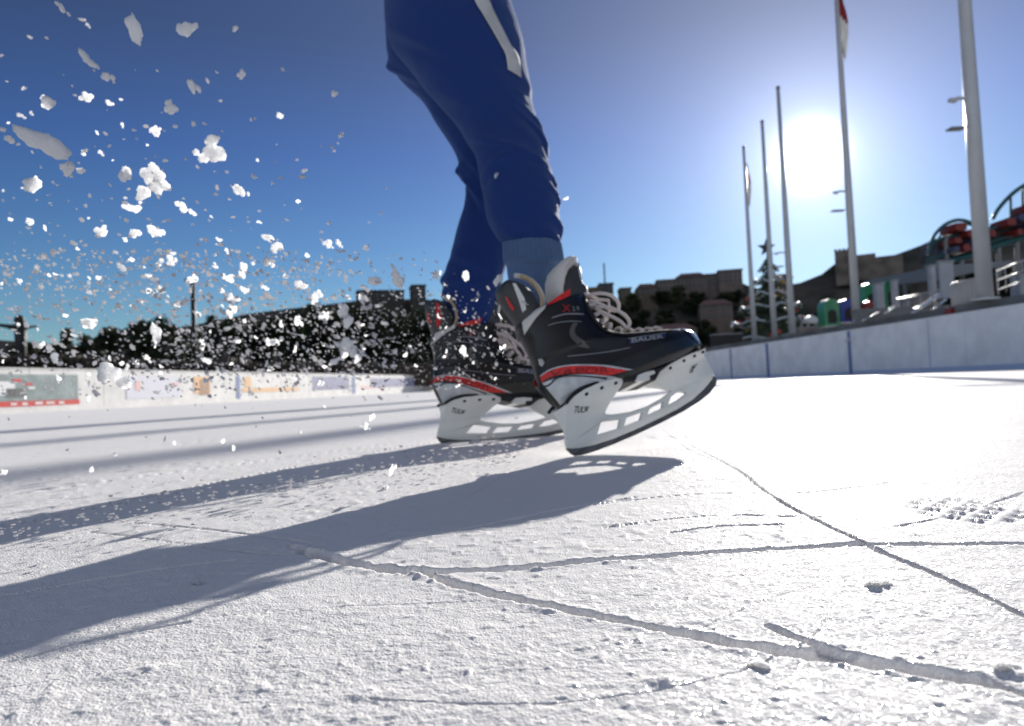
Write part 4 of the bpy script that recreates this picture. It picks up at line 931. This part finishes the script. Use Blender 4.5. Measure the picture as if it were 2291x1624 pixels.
# ------------------------------------------------------------------ TREES
m_leaf = mat('foliage_dark', (.028, .038, .02), .7, .15, var=.5, vscale=2, transl=.12)
m_leafo = mat('foliage_olive', (.06, .07, .03), .7, .15, var=.4, vscale=2, transl=.12)
m_bark = mat('bark', (.05, .04, .03), .9)
def crown_mesh(seed, n=2600, leaf=.34, shape='round'):
    r = np.random.default_rng(seed); cl = []
    nc = 22
    for i in range(nc):
        a = r.uniform(0, 6.28); z = r.uniform(.32, .98); rad = r.uniform(0, .5) * (1.1 - abs(z - .6))
        if shape == 'cone': rad = r.uniform(0, .42) * (1.05 - z)
        cl.append((math.cos(a) * rad, math.sin(a) * rad, z, r.uniform(.10, .2)))
    mb = MB(); vs = []; fs = []
    for i in range(n):
        c = cl[int(r.integers(nc))]; v = r.normal(size=3); v /= np.linalg.norm(v); rr = c[3] * r.uniform(.55, 1.05); p = np.array(c[:3]) + v * rr * np.array([1, 1, .8])
        a = r.normal(size=3); a /= np.linalg.norm(a); bb = np.cross(a, v); nb = np.linalg.norm(bb)
        if nb < 1e-3: continue
        bb /= nb; s = leaf * r.uniform(.6, 1.3) / 8
        n0 = len(vs); vs += [p - a * s, p + bb * s * .55, p + a * s, p - bb * s * .55]; fs.append((n0, n0 + 1, n0 + 2, n0 + 3))
    me = bpy.data.meshes.new('crown'); me.from_pydata([tuple(v) for v in vs], [], fs); me.update(); return me
def trunk_mesh(seed):
    r = random.Random(seed); b = MB(); b.tube([(0, 0, -.02), (.01, .0, .2), (-.01, .01, .45), (.01, 0, .75)], [.035, .027, .02, .006], 8)
    for i in range(6):
        a = r.uniform(0, 6.28); z = r.uniform(.25, .55); b.tube([(0, 0, z), (math.cos(a) * .12, math.sin(a) * .12, z + .12), (math.cos(a) * .25, math.sin(a) * .25, z + .2)], [.014, .009, .003], 6)
    me = bpy.data.meshes.new('trunk'); me.from_pydata(b.v, [], b.f); me.materials.append(m_bark); me.update(); return me
CR = {}
for k, (nm, m, shp) in enumerate([('a', m_leaf, 'round'), ('b', m_leaf, 'round'), ('c', m_leaf, 'cone'), ('o', m_leafo, 'round')]):
    cm = crown_mesh(100 + k, shape=shp); cm.materials.append(m); CR[nm] = (cm, trunk_mesh(k))
def tree(px, pyb, pyt, d, wd, kind, label, group):
    base = P(px, pyb, d); H = (pyb - pyt) * d / FPX * .9; t = empty('tree', base, label, 'tree', group); W = wd * d / FPX
    t.scale = (W, W * .9, H); t.rotation_euler = (0, 0, random.uniform(0, 6))
    for me, nm in zip(CR[kind], ('crown', 'trunk')):
        link(bpy.data.objects.new(nm, me), t)
TL = [(70, 838, 762, 60, 90, 'a', 'low dark tree at the left edge beside the crossarm post'), (118, 838, 770, 62, 90, 'b', 'low dark bush like tree right of the crossarm post'), (152, 838, 728, 60, 60, 'c', 'narrow dark tree right of the low ones at left'), (195, 838, 742, 64, 90, 'a', 'rounded dark tree right of the narrow one'),
      (250, 838, 728, 60, 95, 'b', 'rounded dark tree between the narrow tree and the twin crowned one'), (305, 838, 716, 58, 85, 'a', 'dark tree with a slightly higher crown left of the lamp post'), (355, 838, 706, 58, 90, 'b', 'highest dark tree left of the lamp post'), (410, 838, 722, 62, 90, 'a', 'dark tree directly behind the lamp post'),
      (478, 838, 698, 56, 70, 'c', 'pointed dark tree right of the lamp post'), (530, 840, 708, 60, 110, 'b', 'broad dark tree right of the pointed one'), (600, 842, 702, 60, 110, 'a', 'broad dark tree in the middle of the left tree row'), (655, 842, 690, 62, 120, 'b', 'broad dark tree rising towards the tall group'),
      (720, 845, 672, 62, 130, 'a', 'tall dark tree starting the tall group'), (790, 845, 674, 62, 130, 'b', 'tall dark tree in the middle of the tall group'), (860, 846, 682, 62, 130, 'a', 'tall dark tree near the farther skate'), (930, 848, 690, 64, 120, 'b', 'dark tree just left of the farther skate'), (1000, 850, 700, 66, 120, 'a', 'dark tree behind the farther skate'), (1080, 850, 700, 70, 130, 'b', 'dark tree hidden between the two skates'), (1250, 850, 730, 75, 130, 'a', 'dark tree behind the near boot')]
for i_, a in enumerate(TL): tree(a[0], a[1] + 6, a[2], a[3], a[4] * 1.25, a[5], a[6], 'dark trees beyond the left boards')
# slope trees on the right hill
for i in range(46):
    px = random.uniform(1280, 1680); f = random.random(); yb = 785 - 100 * f + random.uniform(-8, 8); d = slope_depth(px, yb) - 1
    tree(px, yb, yb - random.uniform(34, 52), d, random.uniform(45, 70), random.choice('aabo'), 'dark evergreen tree on the hillside below the hilltop houses', 'evergreens on the hillside')
for i in range(22):
    px = random.uniform(1780, 2080); yb = 780 - (px - 1780) * .16 - random.uniform(0, 40); d = slope_depth(px, yb) - 1
    tree(px, yb, yb - random.uniform(30, 50), d, random.uniform(60, 90), random.choice('abo'), 'dark tree at the foot of the right hill', 'trees at the foot of the right hill')
for i in range(12):
    px = random.uniform(2090, 2420); yb = 700 - random.uniform(0, 60); d = slope_depth(px, yb) - 1
    tree(px, yb, yb - random.uniform(50, 70), d, random.uniform(90, 120), random.choice('oob'), 'olive green tree below the roller coaster', 'trees below the roller coaster')
def hedge(px0, py0, px1, py1, h, d0, d1, m, label, thick=1.6, dens=5000):
    A = P(px0, py0, d0); B = P(px1, py1, d1); t = empty('hedge', A, label, 'hedge'); d = B - A
    mb = MB(); r = np.random.default_rng(abs(int(px0))); ln = Vector((d.x, d.y, 0)); n_ = Vector((-ln.y, ln.x, 0)).normalized()
    core = []; vs, fs = [], []
    for i in range(dens):
        f = r.random(); hh = h * (.42 + .58 * f) * (1 + .12 * float(vnoise(np.array(f * 14), np.array(1.), 71))); p = d * f + n_ * (r.uniform(-.5, .5) * thick) + Vector((0, 0, hh * r.random() ** .6))
        a = Vector(r.normal(size=3)).normalized(); c = a.cross(Vector(r.normal(size=3))).normalized(); s = .16 * r.uniform(.6, 1.4)
        n0 = len(vs); vs += [p - a * s, p + c * s * .6, p + a * s, p - c * s * .6]; fs.append((n0, n0 + 1, n0 + 2, n0 + 3))
    mb.add(vs, fs); mb.build('foliage', m, t, False)
    b = MB(); w2 = n_ * thick * .35; pts = [Vector() - w2, d - w2, d + w2, Vector() + w2]
    b.add(pts + [p + Vector((0, 0, h * .85 * (.42 if k_ in (0, 3) else 1))) for k_, p in enumerate(pts)], [(0, 1, 5, 4), (1, 2, 6, 5), (2, 3, 7, 6), (3, 0, 4, 7), (4, 5, 6, 7)]); b.build('branches', m_bark, t, False)
m_hbr = mat('hedge_brown', (.10, .085, .07), .9, var=.4, vscale=1)
hedge(-60, 842, 1000, 866, 1.55, 24, 50, m_hbr, 'low brownish hedge right behind the left rink barrier', 1.5, 9000)
# ------------------------------------------------------------------ POSTS at the left
m_dark = mat('dark_metal', (.02, .02, .02), .6)
bp = P(437, 842, 45); t = empty('lamp_post', bp, 'dark slim lamp post rising above the trees behind the left boards', 'lamp post')
Hh = (842 - 628) * 45 / FPX
b = MB(); b.tube([(0, 0, -.3), (0, 0, Hh * .5), (0, 0, Hh)], [.17, .155, .15], 12); b.build('pole', m_dark, t)
b = MB(); b.box((-.15, 0, Hh + .08), (.6, .35, .14)); b.build('lamp_head', m_dark, t, auto=30)
bp = P(48, 835, 40); t = empty('crossarm_post', bp, 'dark thick post with two outstretched crossarms at the left picture edge', 'post'); k = 40 / FPX
b = MB(); b.tube([(0, 0, -.3), (0, 0, 70 * k), (0, 0, 108 * k)], [.22, .3, .33], 12); b.build('pole', m_dark, t)
b = MB(); b.ball((-2 * k, 0, 118 * k), (.3, .25, .36)); b.build('lamp_head', m_dark, t)
b = MB(); b.tube([(0, 0, 100 * k), (-30 * k, 0, 107 * k), (-62 * k, 0, 113 * k)], [.24, .12, .07], 8); b.build('crossarm', m_dark, t)
b = MB(); b.tube([(0, 0, 100 * k), (20 * k, 0, 103 * k), (40 * k, 0, 104 * k)], [.2, .09, .05], 8); b.build('crossarm', m_mastd, t)
# ------------------------------------------------------------------ DECORATED TREE
m_fir = mat('fir_green', (.03, .055, .03), .7, var=.4, vscale=3, transl=.1)
m_gar = mat('garland', (.45, .5, .55), .35, .6, metal=.3); m_gold = mat('gold_ball', (.6, .4, .05), .25, metal=.5); m_rball = mat('red_ball', (.5, .03, .03), .25, .6)
m_starm = mat('star_dark', (.06, .06, .06), .5)
d = 47; k = d / FPX; bs = P(1728, 772, d); t = empty('christmas_tree', bs, 'tall decorated christmas tree with a star on top behind the flag masts', 'christmas tree'); HT = 215 * k
b = MB(); b.tube([(0, 0, -.5), (0, 0, HT * .97)], [.25, .05], 8); b.build('trunk', m_bark, t)
r = np.random.default_rng(5); tiers = [(.02, .30, 3.5), (.2, .42, 2.8), (.36, .54, 2.1), (.5, .66, 1.4), (.64, .78, 1.0), (.78, .9, .6)]
for ti, (f0, f1, rad) in enumerate(tiers):
    vs, fs = [], []
    for i in range(1000 if ti < 3 else 240):
        a = r.uniform(0, 6.283); s = r.random() ** .7; f = f1 - (f1 - f0) * s; rr = rad * s * (1 + .12 * math.sin(a * 9 + ti)); p = Vector((rr * math.cos(a), rr * math.sin(a), HT * f + r.normal() * .05))
        dd = Vector((math.cos(a), math.sin(a), -.6)).normalized() * r.uniform(.18, .34); c = Vector((-math.sin(a), math.cos(a), r.normal() * .3)).normalized() * .07; n0 = len(vs)
        vs += [p - c, p + c, p + dd + c * .3, p + dd - c * .3]; fs.append((n0, n0 + 1, n0 + 2, n0 + 3))
    mb = MB(); mb.add(vs, fs); mb.build('branch_tier', m_fir, t, False)
    if ti < 5:
        gl = []; 
        for j in range(41):
            a = 2 * math.pi * j / 40; s = .9; gl.append((rad * s * math.cos(a) * 1.05, rad * s * math.sin(a) * 1.05, HT * (f1 - (f1 - f0) * s) + .1 + .12 * math.cos(a * 8)))
        mb = MB(); mb.tube(gl, .07, 6, cap=False); mb.build('garland', m_gar, t)
    for j in range(12 if ti < 4 else 5):
        a = r.uniform(0, 6.283); s = r.uniform(.6, 1.0); mb = MB(); mb.ball((rad * s * 1.08 * math.cos(a), rad * s * 1.08 * math.sin(a), HT * (f1 - (f1 - f0) * s) - .05), .14, 10, 6); mb.build('bauble', [m_rball, m_gold, m_gar][j % 3], t)
st = []
for i in range(10):
    a = math.pi / 2 + i * math.pi / 5; rr = .62 if i % 2 == 0 else .26; st.append((rr * math.cos(a), rr * math.sin(a) + HT * 1.02))
b = MB(); b.add([(x, -.1, z) for x, z in st] + [(x, .1, z) for x, z in st] + [(0, -.25, HT * 1.02), (0, .25, HT * 1.02)], [(i, (i + 1) % 10, 20) for i in range(10)] + [(10 + (i + 1) % 10, 10 + i, 21) for i in range(10)] + [(i, 10 + i, 10 + (i + 1) % 10, (i + 1) % 10) for i in range(10)]); b.build('star', m_starm, t, False)
# ------------------------------------------------------------------ RIGHT TERRACE FURNITURE
def pt5(x, y, d): return P(*z5(x, y), d)
def k5(d): return d / FPX * .55933 / 1.7677
m_pale = mat('painted_pale', (.36, .37, .41), .5, var=.08, vscale=2); m_stonew = mat('pink_stone', (.26, .21, .19), .9, var=.2, vscale=1); m_whitef = mat('white_frame', (.38, .38, .39), .4)
m_green = mat('play_green', (.03, .22, .1), .35, coat=.3); m_bluep = mat('play_blue', (.03, .06, .26), .4); m_redp = mat('play_red', (.2, .02, .015), .4); m_teal = mat('teal_rail', (.015, .085, .09), .4)
m_chrome = mat('polished_rail', (.8, .78, .72), .25, .5, metal=1); m_roof = mat('grey_roof', (.17, .18, .2), .5)
def pbox(x0, y0, x1, y1, d, dep, m, name, label, cat, rz=0, extra=None):
    k = k5(d); c = pt5((x0 + x1) / 2, y1, d); W, H = (x1 - x0) * k, (y1 - y0) * k; t = empty(name, c, label, cat); t.rotation_euler = (0, 0, rz)
    b = MB(); b.box((0, 0, H / 2), (W, dep, H), 0, .03); b.build('body', m, t, auto=30)
    b = MB(); b.box((0, 0, H + .03), (W + .06, dep + .06, .06), 0, .03); b.build('cap', m_cap2, t, auto=30)
    return t
pbox(1702, 618, 1800, 870, 22, .15, m_pale, 'display_panel', 'wide pale display panel standing left of the thickest mast', 'display panel')
pbox(1630, 650, 1668, 868, 23, .25, m_pale, 'pillar', 'narrow pale pillar left of the wide display panel', 'pillar')
pbox(1368, 752, 1402, 950, 25, .25, m_pale, 'pillar', 'pale pillar right of the right green cabin', 'pillar')
pbox(1244, 778, 1300, 972, 25, .3, m_pale, 'pillar', 'pale pillar between the two green arched cabins', 'pillar')
pbox(88, 1238, 700, 1400, 43, .5, m_stonew, 'stone_wall', 'low pinkish stone wall below the christmas tree', 'wall')
pbox(88, 1130, 290, 1238, 42, .8, m_dark, 'planter', 'dark planter box left of the christmas tree', 'planter')
pbox(1520, 700, 1640, 900, 30, .5, mat('kiosk_brown', (.14, .12, .12), .7), 'kiosk', 'brownish kiosk under the grey roof', 'kiosk')
pbox(2230, 720, 2420, 850, 18, .4, m_pale, 'utility_box', 'pale box at the right picture edge beside the railing', 'utility box')
pbox(700, 1080, 900, 1260, 36, .6, m_stonew, 'stone_wall', 'stone wall left of the green and blue play cabins', 'wall')
# bin
c = pt5(940, 1148, 26); kk = k5(26); t = empty('litter_bin', c, 'small black litter bin with a pale lid', 'litter bin')
b = MB(); b.tube([(0, 0, 0), (0, 0, 66 * kk)], [30 * kk, 34 * kk], 16); b.build('body', m_dark, t, auto=40)
b = MB(); b.tube([(0, 0, 66 * kk + .003), (0, 0, 80 * kk), (0, 0, 84 * kk)], [36 * kk, 36 * kk, 25 * kk], 16); b.build('lid', m_holder, t, auto=40)
def cabin(x0, x1, ytop, ybot, d, m, label):
    k = k5(d); c = pt5((x0 + x1) / 2, ybot, d); W = (x1 - x0) * k; H = (ybot - ytop) * k; t = empty('play_cabin', c, label, 'play cabin', 'coloured play cabins on the terrace')
    pts = [(-W / 2, 0), (W / 2, 0)] + [(W / 2 * math.cos(a), H - W / 2 + W / 2 * math.sin(a)) for a in [math.pi * i / 14 for i in range(15)]]
    n = len(pts); b = MB(); b.add([(x, -W * .5, z) for x, z in pts] + [(x, W * .5, z) for x, z in pts], [tuple(range(n)), tuple(range(n, 2 * n))[::-1]] + [(i, n + i, n + (i + 1) % n, (i + 1) % n) for i in range(n)]); b.build('shell', m, t, auto=35)
    pts = [(-W * .27, .1), (W * .27, .1)] + [(W * .27 * math.cos(a), H * .6 - W * .27 + W * .27 * math.sin(a)) for a in [math.pi * i / 10 for i in range(11)]]
    n = len(pts); b = MB(); b.add([(x, -W * .5 - .02, z) for x, z in pts] + [(x, -W * .5 + .05, z) for x, z in pts], [tuple(range(n)), tuple(range(n, 2 * n))[::-1]] + [(i, n + i, n + (i + 1) % n, (i + 1) % n) for i in range(n)]); b.build('doorway', m_dark, t, auto=35)
cabin(860, 968, 880, 1070, 27, m_green, 'green arched play cabin left of the blue one'); cabin(972, 1092, 880, 1045, 27, m_bluep, 'blue arched play cabin left of the flag mast')
cabin(1158, 1228, 890, 1005, 26, m_redp, 'red arched play cabin right of the flag mast'); cabin(1150, 1240, 768, 960, 30, m_green, 'green arched cabin behind the red one'); cabin(1300, 1372, 745, 950, 30, m_green, 'green arched cabin between the two pale pillars')
# white canopy
c = pt5(795, 1060, 40); t = empty('canopy', c, 'small white canopy left of the green cabin', 'canopy'); kk = k5(40); W = 60 * kk
b = MB(); b.add([(-W, -W, 25 * kk), (W, -W, 10 * kk), (W, W, 10 * kk), (-W, W, 25 * kk), (0, 0, 75 * kk)], [(0, 1, 4), (1, 2, 4), (2, 3, 4), (3, 0, 4), (3, 2, 1, 0)]); b.build('roof', m_holder, t, False)
for sx, sy in ((1, 1), (1, -1), (-1, 1), (-1, -1)):
    b = MB(); b.tube([(sx * W * .9, sy * W * .9, -.8), (sx * W * .9, sy * W * .9, 16 * kk)], .05, 6); b.build('leg', m_whitef, t)
# long grey roof
A = pt5(1150, 752, 34); B = pt5(1700, 640, 24); t = empty('shelter', A, 'long grey sloping shelter roof on posts behind the cabins', 'shelter')
dv = B - A; n_ = Vector((-dv.y, dv.x, 0)).normalized() * -1
b = MB(); b.add([Vector(), dv, dv + n_ * -3 + Vector((0, 0, -.02)), n_ * -3 + Vector((0, 0, -.02)), Vector((0, 0, -.35)), dv + Vector((0, 0, -.5)), dv + n_ * -3, n_ * -3], [(0, 1, 2, 3), (4, 7, 6, 5), (0, 4, 5, 1), (1, 5, 6, 2), (2, 6, 7, 3), (3, 7, 4, 0)]); b.build('roof', m_roof, t, False)
for f in (.05, .35, .65, .95):
    p = dv * f; b = MB(); b.tube([p + Vector((0, .2, -.4)), Vector((p.x, p.y + .2, TZ - A.z))], .07, 8); b.build('post', m_roof, t)
# steps with polished handrails
c = pt5(1500, 1080, 18); t = empty('stair', c, 'grey stair flight beside the flag mast with polished handrails', 'stair'); kk = k5(18)
for i in range(5):
    b = MB(); b.box((.3 + i * .12, i * .34, .08 + i * .13), (3.2, .34, .14)); b.build('step', m_terr, t, False)
for (x0, y0, x1, y1, r_) in [(1270, 1135, 1380, 1065, .035), (1390, 1045, 1690, 850, .05), (1460, 1095, 1560, 1020, .018), (1560, 1020, 1740, 880, .03), (1590, 1055, 1750, 935, .026), (1030, 1175, 1140, 1100, .028), (1150, 1030, 1260, 975, .022), (1310, 975, 1375, 935, .03)]:
    A = pt5(x0, y0, 17); B = pt5(x1, y1, 18.5); b = MB(); b.tube([A - c, B - c], r_, 10); b.build('handrail', m_chrome, t)
def fence(x0, y0, x1, y1, h, d0, d1, n, label, name='railing', rails=2):
    A = pt5(x0, y0, d0); B = pt5(x1, y1, d1); t = empty(name, A, label, 'railing'); dv = B - A
    for i in range(n + 1):
        p = dv * i / n; b = MB(); b.tube([p, p + Vector((0, 0, h))], .012 if i % 4 else .022, 6); b.build('post', m_whitef, t)
    for j in range(rails):
        z = h * (1 - j * .8 / max(1, rails - 1)) if rails > 1 else h; b = MB(); b.tube([Vector((0, 0, z)), dv + Vector((0, 0, z))], .017, 8); b.build('rail', m_whitef, t)
fence(1790, 1000, 2000, 960, .72, 15, 14.5, 22, 'white picket crowd barrier left of the thickest mast')
fence(2110, 845, 2420, 740, .5, 14.5, 13, 5, 'white two rail railing at the right edge', rails=3)
fence(1400, 985, 1700, 930, .45, 20, 18, 14, 'pale low railing behind the handrails')
# trolley-like dark feet with red pads at base of barrier
for i, (x, y, lab) in enumerate([(1790, 1020, 'red footed barrier weight at the left end of the picket barrier'), (1930, 985, 'red footed barrier weight near the mast')]):
    c = pt5(x, y, 15); t = empty('barrier_weight', c, lab, 'barrier weight'); b = MB(); b.box((0, 0, .03), (.5, .3, .09), 0, .06); b.build('foot', m_dark, t, auto=30); b = MB(); b.box((0, 0, .16), (.28, .2, .16), 0, .04); b.build('pad', m_redp, t, auto=30)
# roller coaster
d = 27; t = empty('roller_coaster', pt5(1900, 700, d), 'small roller coaster with teal arched rails and red cars at the right', 'roller coaster'); o0 = t.location.copy()
def arc(pts, r_, nm, m, d_=d):
    b = MB(); b.tube([pt5(x, y, d_) - o0 for x, y in crom(pts, 6)], r_, 8); b.build(nm, m, t)
arc([(1610, 560), (1650, 440), (1720, 360), (1800, 322), (1870, 322), (1940, 350), (2000, 400)], .07, 'arch_rail', m_teal)
arc([(1640, 560), (1690, 440), (1750, 375), (1820, 345), (1900, 350), (1960, 380)], .04, 'arch_rail', m_teal, d + 1)
arc([(2070, 310), (2110, 240), (2170, 170), (2230, 115), (2300, 70), (2380, 40)], .08, 'arch_rail', m_teal)
arc([(2195, 160), (2198, 310)], .05, 'strut', m_teal); arc([(2280, 90), (2284, 300)], .05, 'strut', m_teal)
arc([(1600, 650), (1750, 610), (1950, 560), (2100, 500), (2300, 440), (2450, 400)], .12, 'track', m_teal)
arc([(1600, 600), (1750, 560), (1950, 510), (2100, 460), (2300, 400), (2450, 360)], .06, 'track', m_teal)
arc([(1620, 480), (1800, 430), (2000, 400), (2150, 350), (2400, 290)], .06, 'track', m_teal)
for x, y0, y1 in [(1630, 650, 860), (1850, 590, 800), (2110, 500, 720), (2240, 460, 700), (1740, 430, 620), (1960, 400, 560)]: arc([(x, y0), (x + 6, y1)], .09, 'strut', m_mastd)
m_cb = mat('coaster_dark', (.05, .05, .06), .6, var=.5, vscale=1.5)
for j, (xa, ya, xb, yb, hh) in enumerate([(1690, 600, 1900, 555, 150), (1905, 552, 2060, 515, 150), (2075, 500, 2230, 455, 140), (2235, 452, 2420, 400, 150)]):
    A = pt5(xa, ya, d + .4) - o0; B = pt5(xb, yb, d + .4) - o0; kk = k5(d) * hh; n2 = Vector((0, 1.2, 0)); up = Vector((0, 0, kk))
    b = MB(); b.add([A, B, B + n2, A + n2, A + up * .8, A.lerp(B, .2) + up, A.lerp(B, .8) + up, B + up * .85, B + up * .85 + n2, A.lerp(B, .8) + up + n2, A.lerp(B, .2) + up + n2, A + up * .8 + n2],
                    [(0, 1, 7, 6, 5, 4), (3, 11, 10, 9, 8, 2), (0, 4, 11, 3), (4, 5, 10, 11), (5, 6, 9, 10), (6, 7, 8, 9), (7, 1, 2, 8), (0, 3, 2, 1)]); b.build('carriage', m_cb, t, False)
for i, (x, y, w_, h_) in enumerate([(1790, 385, 100, 55), (1770, 480, 60, 40), (1760, 540, 50, 35),  (1860, 430, 60, 50), (1830, 530, 60, 50), (1890, 500, 45, 60), (2010, 430, 50, 45), (2140, 350, 80, 50), (2230, 320, 90, 50), (2200, 420, 50, 40), (2290, 250, 60, 60), (2290, 380, 60, 60), (1960, 470, 40, 60)]):
    kk = k5(d); c = pt5(x, y, d) - o0; W, H = w_ * kk, h_ * kk
    b = MB(); b.rings([[(c.x + sx * W / 2 * f, c.y + sy * .5, c.z + z * H) for sx, sy in ((-1, -.6), (-.8, -1), (.8, -1), (1, -.6), (1, .6), (.8, 1), (-.8, 1), (-1, .6))] for z, f in ((-.5, .6), (-.3, .95), (.1, 1.0), (.35, .8), (.5, .85))]); b.build('car', [m_redp, m_redp, mat('car_dark', (.05, .06, .12), .5)][i % 3], t, auto=45)
